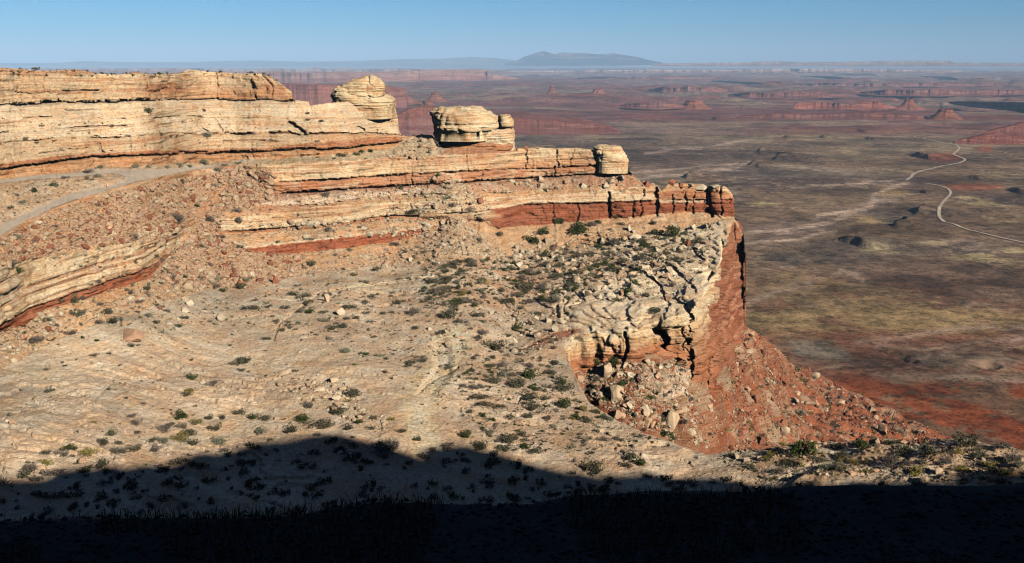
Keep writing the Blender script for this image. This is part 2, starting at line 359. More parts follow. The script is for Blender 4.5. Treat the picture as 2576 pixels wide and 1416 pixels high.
CRACKS = [([(1572, 838), (1578, 870), (1568, 915)], 5, 4), ([(1652, 833), (1672, 838), (1680, 858), (1682, 868)], 11, 9), ([(1650, 876), (1690, 868)], 3, 3),
          ([(1400, 785), (1402, 800), (1420, 812)], 4, 4), ([(1722, 775), (1738, 800), (1735, 850), (1728, 870)], 6, 6), ([(1530, 485), (1533, 545)], 5, 3.5), ([(1648, 475), (1650, 540)], 6, 4),
          ([(1780, 470), (1783, 520), (1790, 545)], 6, 5), 
          ([(1780, 900), (1784, 985)], 6, 4), ([(1790, 690), (1770, 720)], 6, 4), ([(1640, 670), (1660, 650)], 5, 3), ([(1800, 870), (1806, 930)], 4, 3),
          ([(160, 229), (200, 227), (245, 229)], 2.5, 3), ([(40, 232), (100, 236), (140, 233)], 2, 2), ([(165, 275), (210, 276), (245, 274)], 2.5, 2.5), ([(390, 297), (450, 292), (500, 296)], 3, 3), ([(60, 300), (130, 296)], 2, 2), ([(100, 385), (160, 378), (230, 372)], 2, 2), ([(560, 355), (640, 352), (700, 356)], 2, 2), ([(600, 300), (680, 296)], 2, 1.5), ([(520, 345), (522, 378)], 2, 1.5), ([(330, 345), (332, 380)], 2, 1.5),
          ([(250, 362), (254, 378), (262, 382)], 4, 2), ([(505, 300), (500, 318), (520, 332)], 5, 2.5), ([(540, 300), (560, 330)], 3, 1.5), ([(728, 310), (742, 320), (765, 334)], 8, 4), ([(900, 318), (918, 326)], 5, 3),
          ([(430, 375), (470, 384), (520, 383)], 4, 2.5), ([(543, 185), (548, 215), (545, 247)], 3, 1.5), ([(660, 190), (685, 215), (684, 245)], 3, 1.5), ([(365, 190), (372, 225)], 3, 1),
          ([(1035, 432), (1035, 466)], 2.5, 1.5), ([(882, 445), (882, 471)], 2.5, 1.5), ([(980, 440), (980, 465)], 2, 1.2), ([(1172, 375), (1176, 430)], 2.5, 1.3), ([(1322, 375), (1324, 425)], 3, 2), ([(1400, 378), (1402, 418)], 3, 2), ([(1445, 378), (1430, 418)], 2.5, 1.5),
          ([(795, 741), (870, 729), (960, 716), (1080, 704), (1135, 694), (1165, 674)], 3.5, 3.0), ([(1108, 870), (1118, 930), (1070, 1000), (1046, 1060), (1062, 1120)], 30, 3.0), ([(690, 858), (700, 815), (742, 792), (800, 745)], 4, 2.5),
          ([(1300, 884), (1372, 852), (1430, 832)], 4, 2.0), ([(1212, 1010), (1245, 1062), (1252, 1110)], 4, 2.5), ([(1150, 930), (1085, 958), (1040, 1004)], 5, 2.0), ([(1250, 760), (1300, 790), (1290, 830), (1340, 850)], 4, 2.5), ([(1180, 770), (1230, 800), (1280, 845)], 3, 1.5),
          ([(1440, 735), (1470, 760), (1430, 775)], 4, 3), ([(1550, 665), (1620, 690), (1660, 720), (1680, 770)], 6, 4), ([(1600, 640), (1660, 655), (1720, 700), (1745, 730)], 5, 3.5), ([(1460, 600), (1540, 620), (1580, 650)], 4, 2.5), ([(1690, 590), (1740, 630), (1770, 660)], 5, 3), ([(1500, 800), (1560, 808), (1640, 800)], 3, 2), ([(1640, 828), (1700, 822)], 3, 2.5),
          ([(1815, 655), (1868, 659)], 3, 2.5), ([(1800, 692), (1868, 699)], 3, 2.5), ([(1792, 745), (1862, 752)], 3.5, 3), ([(1795, 776), (1830, 780)], 2.5, 2), ([(1790, 803), (1866, 806)], 3, 3), ([(1750, 830), (1800, 826)], 3, 2), ([(1745, 872), (1830, 866)], 3.5, 3), ([(1750, 905), (1810, 912)], 3, 2),
          ([(1815, 604), (1819, 700), (1812, 790), (1816, 880)], 4.5, 4), ([(1839, 652), (1841, 800)], 3, 1.5), ([(1800, 716), (1803, 860)], 4, 4.5), ([(1784, 740), (1788, 900)], 3.5, 3.5), ([(1832, 640), (1834, 850)], 3, 2.5), ([(1767, 756), (1772, 860)], 4, 3), ([(1852, 604), (1856, 622), (1852, 642)], 5, 2.2), ([(1730, 800), (1724, 880)], 4, 3), ([(1826, 700), (1828, 850)], 2.5, 2),
          ([(1592, 512), (1594, 545)], 3, 2.5), ([(1615, 480), (1612, 540)], 3, 2), ([(1690, 490), (1692, 535)], 3, 2.5), ([(1722, 480), (1725, 530)], 3, 2.5), ([(1745, 485), (1742, 535)], 3, 2), ([(1455, 512), (1453, 555)], 2.5, 2), ([(1390, 515), (1392, 560)], 2.5, 2), ([(1812, 470), (1815, 540)], 3, 2), ([(1660, 498), (1640, 500), (1770, 496), (1840, 505)], 2, 1.5),
          ([(1210, 432), (1210, 455)], 2.5, 1.5), ([(1395, 420), (1395, 440)], 3, 2), ([(1500, 378), (1498, 405)], 4, 3)]

def mix3(c, col, m):
    return c * (1 - m[..., None]) + np.array(col) * m[..., None]
BANDCOL = [TAN, CREAM, CREAM, TAN, REDOR, ORANGE, SAND, (0.53, 0.42, 0.29), (0.42, 0.22, 0.135), (0.38, 0.22, 0.15), DEB, (0.545, 0.44, 0.31), REDOR, DEB, RED, DEB, (0.52, 0.415, 0.31), (0.50, 0.36, 0.23), (0.25, 0.105, 0.06)]
def mesa_colour(u, v, band, B, P, ch):
    X, Yw, Z = P[..., 0], P[..., 1], P[..., 2]
    c = np.array(BANDCOL)[band]
    n1 = fbm(X / 14.0, Yw / 14.0, Z / 5.0, 4, seed=21); n2 = fbm(X / 45.0, Yw / 45.0, Z / 12.0, 4, seed=22)
    n3 = fbm(X / 5.0, Yw / 5.0, Z / 2.0, 3, seed=23)
    def rel(i):                                             # 0 at the top line of band i, 1 at its bottom line
        b0 = B[i][None]; b1 = B[min(i + 1, len(B) - 1)][None]; return np.clip((v - b0) / np.maximum(b1 - b0, 1), 0, 1)
    bm = lambda i: (band == i).astype(float)
    # cap cliff: stained orange low down, cream at the top
    r0 = rel(0)
    c = mix3(c, ORANGE, bm(0) * sstep(0.35, 0.75, r0 + 0.35 * n2) * sstep(250, 420, u + 120 * n1) * 0.75 * sstep(742, 738, u))
    c = mix3(c, REDOR, bm(0) * (blob(u, v, 415, 222, 60, 16) + blob(u, v, 690, 225, 30, 22)) * 0.7)
    c = mix3(c, CREAM, bm(0) * sstep(0.3, 0.05, r0) * 0.6)
    c = mix3(c, ORANGE, bm(3) * sstep(0.15, 0.5, n2 + 0.3 * rel(3)) * 0.7)
    c = mix3(c, CREAM, bm(4) * sstep(0.1, 0.35, n2) * 0.5 * sstep(500, 200, u))
    # right of the saddle and under the block the shelf is red
    c = mix3(c, REDOR, bm(6) * sstep(1095, 1130, u + 20 * n3) * sstep(392, 384, v) * 0.9)
    c = mix3(c, (0.43, 0.34, 0.23), bm(6) * sstep(640, 660, u) * sstep(1110, 1090, u))
    c = mix3(c, DEB, bm(6) * sstep(600, 580, u) * sstep(-0.3, 0.3, n1) * 0.7)
    # middle cliff: cream top, orange stains
    c = mix3(c, ORANGE, bm(7) * sstep(0.35, 0.8, rel(7) + 0.5 * n2) * sstep(1000, 1350, u) * 0.75)
    c = mix3(c, ORANGE, bm(7) * sstep(0.15, 0.4, n2) * 0.6)
    c = mix3(c, CREAM, bm(8) * sstep(0.2, 0.4, n1) * 0.5)
    c = mix3(c, (0.60, 0.50, 0.40), bm(9) * sstep(0.35, 0.75, rel(9) + 0.3 * n1) * sstep(1250, 1000, u) * 0.85)
    c = mix3(c, (0.58, 0.45, 0.33), bm(9) * sstep(0.0, 0.3, n1) * 0.5)
    c = mix3(c, RED, bm(9) * sstep(0.3, 0.0, rel(9)) * 0.7)
    c = mix3(c, REDOR, bm(10) * sstep(0.0, 0.35, n2) * 0.6)
    c = mix3(c, ORANGE, bm(11) * sstep(0.1, 0.5, n2) * 0.6)
    c = mix3(c, CREAM, bm(11) * sstep(1250, 1330, u) * sstep(1640, 1600, u) * 0.8)
    c = mix3(c, REDOR, bm(11) * sstep(1640, 1650, u) * sstep(0.25, 0.4, rel(11) + 0.1 * n1))
    c = mix3(c, DRED, bm(12) * sstep(1190, 1260, u) * 0.9)
    c = mix3(c, (0.55, 0.42, 0.30), bm(12) * sstep(1640, 1650, u) * blob(u, v, 1700, 506, 90, 5))
    c = mix3(c, RED, bm(12) * sstep(400, 380, u) * 0.8)
    c = mix3(c, CREAM, bm(13) * sstep(0.7, 0.85, rel(13) + 0.08 * n1) * 0.9)
    c = mix3(c, CREAM, bm(13) * sstep(0.25, 0.45, n1) * 0.6)
    for i in (10, 13, 15):
        c = mix3(c, ORANGE, bm(i) * sstep(0.0, 0.3, n1) * 0.6); c = mix3(c, CREAM, bm(i) * sstep(0.25, 0.5, n3) * 0.5)
    # bench
    b16 = bm(16)
    c = mix3(c, (0.47, 0.385, 0.295), b16 * sstep(0.0, 0.4, n2 + 0.25) * 0.6)
    c = mix3(c, (0.40, 0.36, 0.29), b16 * (blob(u, v, 250, 830, 200, 40) + blob(u, v, 560, 760, 180, 30) + blob(u, v, 60, 1000, 110, 120) * 0.7) * 0.8)
    c = mix3(c, (0.56, 0.49, 0.37), b16 * (blob(u, v, 1130, 900, 70, 90) + blob(u, v, 1060, 1000, 50, 120) + blob(u, v, 1000, 712, 190, 24) + blob(u, v, 740, 800, 50, 60) * 0.7) * 0.8)
    c = mix3(c, (0.40, 0.25, 0.16), b16 * np.clip(blob(u, v, 1150, 660, 200, 18) + blob(u, v, 1250, 735, 190, 50) + blob(u, v, 1330, 680, 100, 30), 0, 1) * sstep(-0.25, 0.2, n1) * 0.8)
    rb = b16 * sstep(1330, 1450, u + 40 * n2) * sstep(900, 860, v)
    dm = sstep(0.0, 0.35, np.clip(blob(u, v, 1560, 780, 190, 60) + blob(u, v, 1690, 700, 110, 60) + blob(u, v, 1760, 620, 70, 60) + blob(u, v, 1600, 570, 220, 24) + blob(u, v, 1340, 640, 70, 18), 0, 1) + 0.3 * n1)
    c = mix3(c, (0.72, 0.60, 0.44), rb * np.maximum(dm, sstep(0.05, 0.25, n1)))
    c = mix3(c, (0.45, 0.32, 0.21), rb * (1 - dm) * sstep(0.1, -0.15, n1) * 0.8)
    c = mix3(c, RED, b16 * np.clip(pmask(u, v, [(1440, 828), (1470, 832), (1400, 862), (1330, 882), (1300, 880), (1360, 850)], 5), 0, 1) * 0.8)
    c = mix3(c, (0.42, 0.30, 0.21), b16 * sstep(0.12, 0.4, fbm(X / 30.0, Yw / 18.0, None, 4, seed=31)) * 0.5 * (1 - rb))
    swf = fbm(X / 34.0 + 0.5 * n2, (Yw + 0.25 * X) / 5.0, None, 5, seed=48)
    c = mix3(c, (0.62, 0.53, 0.41), b16 * sstep(0.08, 0.30, swf) * 0.4 * (1 - rb)); c = mix3(c, (0.40, 0.30, 0.23), b16 * sstep(-0.10, -0.35, swf) * 0.35 * (1 - rb))
    gp = seg_dist(u + 14 * n2 + 5 * n3, v, [(1150, 862), (1130, 900), (1085, 960), (1055, 1010), (1048, 1060), (1070, 1115)])
    c = mix3(c, (0.60, 0.53, 0.40), b16 * sstep(48, 24, gp) * 0.8); c = mix3(c, (0.52, 0.42, 0.27), b16 * sstep(12, 5, np.abs(gp - 30)) * 0.5)
    # thin red-brown beds in the cream cliffs
    bd = fbm(X / 90.0, Yw / 90.0, Z * 0.9 + 0.3 * n2, 3, seed=49)
    for i in (0, 3, 7, 11): c = mix3(c, REDOR, bm(i) * sstep(0.12, 0.24, bd) * 0.6)
    for i in (1, 2): c = mix3(c, ORANGE, bm(i) * sstep(0.25, 0.4, bd) * 0.4)
    # rim cliffs
    r17 = rel(17); b17 = bm(17); ub = np.interp(v, (560, 640, 700, 760, 840, 1000), (1824, 1817, 1800, 1788, 1776, 1750)); redw = sstep(-5, 6, u - ub + 10 * n1)
    c = mix3(c, (0.60, 0.50, 0.35), b17 * sstep(0.45, 0.15, r17 + 0.25 * n2)); c = mix3(c, (0.42, 0.20, 0.115), b17 * sstep(0.5, 0.8, r17 + 0.2 * n2))
    c = mix3(c, (0.235, 0.092, 0.058), b17 * redw * 0.95)
    c = mix3(c, (0.44, 0.24, 0.16), b17 * redw * sstep(0.12, 0.2, fbm(X / 60., Yw / 60., Z / 3.0, 3, seed=47)) * 0.6)
    c = mix3(c, (0.36, 0.17, 0.10), b17 * sstep(1745, 1760, u) * sstep(800, 880, v) * 0.7)
    # talus below
    b18 = bm(18)
    c = mix3(c, (0.30, 0.18, 0.12), b18 * sstep(-0.1, 0.25, n1) * 0.7)
    c = mix3(c, (0.24, 0.082, 0.045), b18 * sstep(0.0, 0.3, n2 + 0.2 * sstep(1900, 2200, u)) * 0.7)
    c = mix3(c, (0.27, 0.095, 0.052), b18 * sstep(1950, 2150, u) * 0.7)
    c = mix3(c, (0.36, 0.30, 0.22), b18 * sstep(0.12, 0.3, fbm(X / 9.0, Yw / 9.0, Z / 9.0, 3, seed=44)) * 0.6)
    c = mix3(c, (0.60, 0.50, 0.42), b18 * pmask(u, v, [(1580, 950), (1640, 930), (1740, 900), (1762, 960), (1700, 1000), (1600, 1000)], 8) * sstep(-0.2, 0.1, n1) * 0.7)
    # debris chute, cones
    c = mix3(c, (0.42, 0.265, 0.165), ch * 0.9); c = mix3(c, (0.50, 0.40, 0.28), ch * sstep(0.1, 0.35, n1) * 0.7)
    for (ax, v0, v1, w0, w1, h) in CONES:
        t = np.clip((v - v0) / (v1 - v0), 0, 1.15); w = w0 + (w1 - w0) * t
        m = sstep(0, 0.25, 1 - np.abs(u - ax) / w + 0.15 * n3) * sstep(-0.02, 0.08, t) * sstep(1.15, 0.95, t)
        c = mix3(c, (0.47, 0.38, 0.27), m * 0.9)
    c = mix3(c, (0.45, 0.37, 0.26), pmask(u, v, [(1022, 343), (1100, 341), (1090, 360), (1040, 385), (960, 398), (900, 400), (990, 378)], 5) * 0.8)
    c = mix3(c, (0.44, 0.35, 0.27), pmask(u, v, [(300, 470), (325, 480), (350, 520), (360, 545), (345, 548), (325, 520), (295, 490)], 4) * 0.8)
    return c
def roughness_amp(band, u, v, ch):
    cliff = np.isin(band, (0, 4, 5, 7, 8, 11, 12, 14, 17)).astype(float)
    slick = np.isin(band, (1, 2, 3, 16)).astype(float)
    deb = np.isin(band, (6, 9, 10, 13, 15, 18)).astype(float)
    deb = np.maximum(deb, ch); cliff *= 1 - ch; slick *= 1 - ch
    return cliff, slick, deb
def displace(P, u, v, band, ch, quiet):
    X, Y, Z = P[..., 0], P[..., 1], P[..., 2]
    cliff, slick, deb = roughness_amp(band, u, v, ch)
    bed = fbm(X * 0.02, Y * 0.02, Z * 0.75 + 0.7 * vnoise(X / 40.0, Y / 40.0, seed=2), 4, seed=5)
    bed = np.tanh(4.5 * bed)
    jn = vnoise(X / 9.0, Y / 11.0, Z / 60.0, seed=8) + 0.35 * vnoise(X / 3.0, Y / 3.0, Z / 9.0, seed=9)
    joint = sstep(0.09, 0.0, np.abs(jn))
    blk = fbm(X / 6.0, Y / 6.0, Z / 4.0, 5, seed=12, gain=.6)
    # joint-bounded blocks: each cell of the jointed rock stands a little further in or out
    wx = X + 0.6 * Y + 2.0 * blk + 1.2 * vnoise(X / 14., Y / 14., seed=70); wz = Z + 0.5 * vnoise(X / 11., Y / 11., Z / 3., seed=71)
    row = np.floor(wz / 1.7); cell = hsh(np.floor((wx + 2.9 * hsh(row, row * 0, row * 0, 72)) / 5.2).astype(int), row.astype(int), np.floor(Y / 60.).astype(int), 73)
    row2 = np.floor(wz / 3.9 + .3); cell2 = hsh(np.floor((wx + 5 * hsh(row2, row2 * 0, row2 * 0, 74)) / 12.).astype(int), row2.astype(int), np.floor(Y / 60.).astype(int), 75)
    rowj = hsh(row, row * 0, row * 0, 76)
    right = sstep(1500, 1700, u)
    d = cliff * (0.6 * cell + 0.9 * cell2 + 0.5 * rowj + right * 0.9 * cell2 + 0.35 * bed - 0.9 * joint * sstep(-0.1, 0.4, vnoise(X / 50.0, Y / 50.0, seed=15)) + 1.1 * blk)
    # bare rock: swirling bedding that steps
    w = Z * 0.9 + 2.4 * fbm(X / 30.0, Y / 30.0, Z / 30.0, 3, seed=18)
    fr = w - np.floor(w); step = sstep(0.0, 0.22, fr) - fr
    lump = fbm(X / 17.0, Y / 17.0, Z / 12.0, 5, seed=25)
    rb = sstep(1330, 1450, u) * sstep(905, 860, v) * (band == 16)
    bil = np.abs(vnoise(X / 15.0 + 0.35 * blk, Y / 24.0, Z / 12.0, seed=29)); bil = np.minimum(bil * 6.0, 1.0) ** 0.6; bil2 = np.minimum(np.abs(vnoise(X / 5.0 + .5 * blk, Y / 9.0, Z / 6., seed=30)) * 3, 1) ** .5
    rs_ = 2.6 * fbm(X / 30.0 + .02 * Y, Y / 17.0, None, 6, seed=81, gain=.55); ts = np.floor(rs_) + sstep(0.0, 0.05, rs_ - np.floor(rs_)) - rs_
    rs3 = 5.0 * fbm(X / 20.0, Y / 12.0, None, 6, seed=83, gain=.55); ts3 = np.floor(rs3) + sstep(0.0, 0.06, rs3 - np.floor(rs3)) - rs3
    fade = sstep(-0.15, 0.25, vnoise(X / 35., Y / 35., seed=82))
    d += slick * (0.12 * step + 1.2 * lump + 0.5 * blk + (1 - 0.6 * rb) * (band == 16) * (1.0 * ts * (0.25 + 0.75 * fade) + 0.12 * ts3) + (band != 16) * 0.5 * (0.6 * cell + rowj + 0.6 * cell2)) + rb * (0.95 * (bil - 0.8) + 0.3 * (bil2 - .8) + 0.75 * step + 0.8 * fbm(X / 9., Y / 16., Z / 5., 3, seed=86))
    d += (band == 17) * (3.0 * (np.abs(vnoise((X + .8 * Y) / 6.5, Z / 60., Z * 0, seed=87)) - .4) + 1.0 * (np.abs(vnoise((X + .8 * Y) / 3.1, Z / 25., Z * 0, seed=88)) - .4))
    d += deb * (0.5 * rowj * (band != 18) + 0.8 * fbm(X / 3.2, Y / 3.2, Z / 3.2, 4, seed=33) + 1.2 * lump + 0.6 * np.abs(vnoise(X / 1.6, Y / 1.6, Z / 1.6, seed=34)))
    gul = np.abs(fbm(X / 24.0, Y / 24.0, None, 3, seed=36))
    d += (band == 18) * np.where(u > 1700, 1.0, 0.3) * 7.5 * (np.minimum(gul * 3, 1) - 0.5)
    return d * quiet * (1 - 0.5 * sstep(1822, 1845, u) * (u < 1873) * (v < 950))
def grid_normals(P):
    du = np.gradient(P, axis=1); dv = np.gradient(P, axis=0)
    n = np.cross(dv, du); l = np.linalg.norm(n, axis=-1, keepdims=True); n = n / np.maximum(l, 1e-9)
    vd = P / np.linalg.norm(P, axis=-1, keepdims=True)
    s = np.sign(-(n * vd).sum(-1, keepdims=True)); return n * np.where(s == 0, 1, s)

DV = 1.7; DU = 2.1
US = np.arange(-150, 2420, DU)
LINE_A = [(1412, 858), (1418, 878), (1440, 930), (1460, 975), (1480, 1010), (1520, 1038), (1560, 1060), (1620, 1088), (1680, 1110), (1740, 1132), (1780, 1145),
          (1850, 1132), (1900, 1133), (1950, 1128), (1972, 1118), (1985, 1112), (2050, 1108), (2100, 1113), (2190, 1106), (2260, 1104), (2300, 1112), (2360, 1104), (2395, 1103), (2420, 1098), (2450, 1104), (2480, 1116), (2530, 1122), (2575, 1134), (2800, 1150)]
SEAM = lambda u: np.where(u < 1412, np.interp(u, (-200, 1200, 1412), (1000, 1000, 858)), interp(LINE_A, u))
bot = 1170.0
B1, V1, BAND1, SL1, Y1, UU1, CH1 = mesa_columns(US, 560, bot)
plane_Y = -zplane(UU1, V1) / kdep(V1)
w = sstep(790, 960, V1) * sstep(1425, 1150, UU1)
w = np.maximum(w, sstep(-110, -2, V1 - SEAM(UU1)) * (UU1 <= 1413))
w = np.maximum(w, sstep(-110, -2, V1 - 858) * sstep(1500, 1413, UU1) * (UU1 > 1413) * (V1 < interp([(1413, 885), (1440, 850), (1500, 838)], UU1)))
Y1 = np.exp(lerp(np.log(Y1), np.log(plane_Y), w))
Y1s = Y1.copy()                                            # smooth talus sideways right of the nose
kr = 24; mm = (BAND1 == 18)
Y1 = Y1 + ray_features(UU1, V1, B1, Y1)
P1 = unproj(UU1, V1, Y1)
roadm = np.maximum(pmask(UU1, V1, ROAD, 4), 0)
quiet = (1 - roadm) * 1.0
vr_ = np.arange(165, bot + 3, 2.0)                        # normals from an evenly sampled copy of the surface
YR = np.array([np.interp(vr_, V1[:, j], Y1s[:, j]) for j in range(len(US))]).T
PR_ = unproj(np.broadcast_to(US, YR.shape), np.broadcast_to(vr_[:, None], YR.shape), YR); sp_ = int((US < 1873).sum())
def gblur(A, s):
    r = int(s * 3); k_ = np.exp(-0.5 * (np.arange(-r, r + 1) / s) ** 2); k_ /= k_.sum()
    for ax in (0, 1):
        pad = [(0, 0)] * 3; pad[ax] = (r, r); Q = np.pad(A, pad, 'edge'); A = sum(k_[i] * (Q[i:i + A.shape[0]] if ax == 0 else Q[:, i:i + A.shape[1]]) for i in range(2 * r + 1))
    return A
NR = np.concatenate([gblur(grid_normals(PR_[:, :sp_]), 2.0), gblur(grid_normals(PR_[:, sp_:]), 2.0)], 1); NR /= np.linalg.norm(NR, axis=-1, keepdims=True)
ii_ = np.clip((V1 - 165) / 2.0, 0, len(vr_) - 1.001); i0_ = ii_.astype(int); jj_ = np.broadcast_to(np.arange(len(US)), V1.shape); f0_ = (ii_ - i0_)[..., None]
N1 = NR[i0_, jj_] * (1 - f0_) + NR[i0_ + 1, jj_] * f0_
COL1 = mesa_colour(UU1, V1, BAND1, B1, P1, CH1)
D1 = displace(P1, UU1, V1, BAND1, CH1, quiet)
taper = np.clip((V1 - B1[0][None]) / 10.0, 0.15, 1)
P1 = P1 + N1 * (D1 * taper)[..., None]
# the side hidden from the road: the rock carries on behind the skyline and falls away
def back_rows(P, depth, drop, n=5):
    top = P[0]; rows = []
    for i in range(n, 0, -1):
        t = i / n; q = top.copy(); hx = top / np.linalg.norm(top[:, :2], axis=1, keepdims=True)
        q[:, 0] += hx[:, 0] * depth * t; q[:, 1] += hx[:, 1] * depth * t
        q[:, 2] += top[:, 2] / top[:, 1] * depth * t * 1.6 - drop * t ** 2.2 - 0.8 * t + 0.8 * (1 - t) * fbm(q[:, 0] / 6, q[:, 1] / 6, o=3, seed=3) * t * 2
        rows.append(q)
    return np.array(rows)
bk = back_rows(P1, 45.0, 60.0)
keep = (V1 <= SEAM(UU1) + np.where(UU1 < 1412, 1.0, 46.0))
live = V1[1:] > B1[0][None] + 1e-6
fm = keep[:-1, :-1] & keep[:-1, 1:] & (live[:, :-1] | live[:, 1:])
PB = np.concatenate([bk, P1]); CB1 = np.concatenate([np.repeat(COL1[:1], len(bk), 0), COL1])
fmb = np.concatenate([np.ones((len(bk), fm.shape[1]), bool), fm])
fmb[:len(bk), US[:-1] > 1870] = False
mesa = grid_mesh('mesa_terrain', PB, MAT['rock'], CB1, mask=fmb)
tag(mesa, 'layered tan and red sandstone mesa with ledges, bench and talus', 'mesa', kind='structure')

# near part of the bench and the ridge on the right
def bench2_Y(u, v):
    yb = -zplane(u, v) / kdep(v)
    rt = interp([(1412, 0), (1740, 0), (1900, 0.025), (2100, 0.07), (2300, 0.11), (2575, 0.16), (2850, 0.20)], u)
    fall = 1.0
    return yb * np.exp(-rt * fall)
US2 = np.arange(-150, 2800, 2.3)
n2r = 300
vt = SEAM(US2) + np.where(US2 > 1440, 1.3 * fbm(US2 / 14.0, US2 * 0, o=4, seed=90) * 3, 0)
V2 = vt[None] + (1452 - vt)[None] * np.linspace(0, 1, n2r)[:, None]; UU2 = np.broadcast_to(US2, V2.shape)
Y2 = bench2_Y(UU2, V2)
rs = sstep(1760, 2000, UU2)
P2 = unproj(UU2, V2, Y2)
ROAD2 = [(1650, 1330), (1900, 1300), (2200, 1262), (2500, 1236), (2900, 1215), (2900, 1275), (2500, 1290), (2200, 1308), (1900, 1335), (1650, 1350)]
q2 = 1 - pmask(UU2, V2, ROAD2, 6)
B2 = np.array([np.full(len(US2), 500.0)] * 17 + [np.full(len(US2), 9999.0)] * 2)
band2 = np.full(V2.shape, 16)
N2 = grid_normals(P2)
COL2 = mesa_colour(UU2, V2, band2, B2, P2, np.zeros_like(V2))
X_, Y_ = P2[..., 0], P2[..., 1]
hum = fbm(X_ / 11.0, Y_ / 9.0, None, 4, seed=93)
COL2 = mix3(COL2, (0.33, 0.23, 0.15), rs * sstep(0.1, 0.35, hum + 0.15) * 0.8)
D2 = displace(P2, UU2, V2, band2, np.zeros_like(V2), q2)
edge = np.clip((V2 - vt[None]) / 12.0, 0.0, 1)
P2 = P2 + N2 * (D2 * np.where(UU2 > 1440, np.maximum(edge, 0.25), 1.0))[..., None]
P2[..., 2] += rs * 2.2 * hum * q2 * edge
def skirt(P, n=6, step=(2.0, 5.0)):
    top = P[0]; rows = []
    for i in range(n, 0, -1):
        q = top.copy(); h = top / np.linalg.norm(top[:, :2], axis=1, keepdims=True)
        q[:, :2] += h[:, :2] * step[0] * i; q[:, 2] -= step[1] * i * 0.9 + 0.6 * i; rows.append(q)
    return np.array(rows)
sk = skirt(P2)
PB2 = np.concatenate([sk, P2]); CC2 = np.concatenate([np.repeat(COL2[:1], len(sk), 0), COL2])
f2 = np.ones((PB2.shape[0] - 1, PB2.shape[1] - 1), bool); f2[:len(sk), US2[:-1] < 1414] = False
bench = grid_mesh('bench_terrain', PB2, MAT['rock'], CC2, mask=f2)
tag(bench, 'smooth tan slickrock bench running down into the shade', 'rock bench', kind='structure')

def patch(name, P, u, v, poly, mat, lift, label):
    ins = inside(u + 1.2 * vnoise(u / 7.0, v / 7.0, seed=4), v, poly)
    m = ins[:-1, :-1] & ins[1:, 1:]
    Q = P.copy(); Q[..., 2] += lift
    o = grid_mesh(name, Q, mat, mask=m); tag(o, label, 'road', kind='structure'); return o
MAT['road'] = simple_mat('graded_road', (0.37, 0.295, 0.225), 0.12, 0.15, 0.02)
patch('road', P1, UU1, V1, ROAD, MAT['road'], 0.12, 'graded grey dirt road with a fork on the ledge below the cliff')
patch('road', P2, UU2, V2, ROAD2, MAT['road'], 0.2, 'smooth dark road curving through the shade of the hillside')

def on1(u, v):
    """point on the mesa mesh seen at (u, v)"""
    if (u > 1412 and v > interp(LINE_A, u)) or v > SEAM(np.array(float(u))):
        j = int(np.clip(round((u - US2[0]) / 2.3), 0, len(US2) - 1)); i = int(np.clip(np.searchsorted(V2[:, j], v), 0, n2r - 1)); return P2[i, j]
    j = int(np.clip(round((u - US[0]) / DU), 0, len(US) - 1)); i = int(np.clip(np.searchsorted(V1[:, j], v), 0, V1.shape[0] - 1)); return P1[i, j]
def band_at(u, v):
    if v > SEAM(np.array(float(u))): return 20
    j = int(np.clip(round((u - US[0]) / DU), 0, len(US) - 1)); i = int(np.clip(np.searchsorted(V1[:, j], v), 0, V1.shape[0] - 1)); return int(BAND1[i, j])
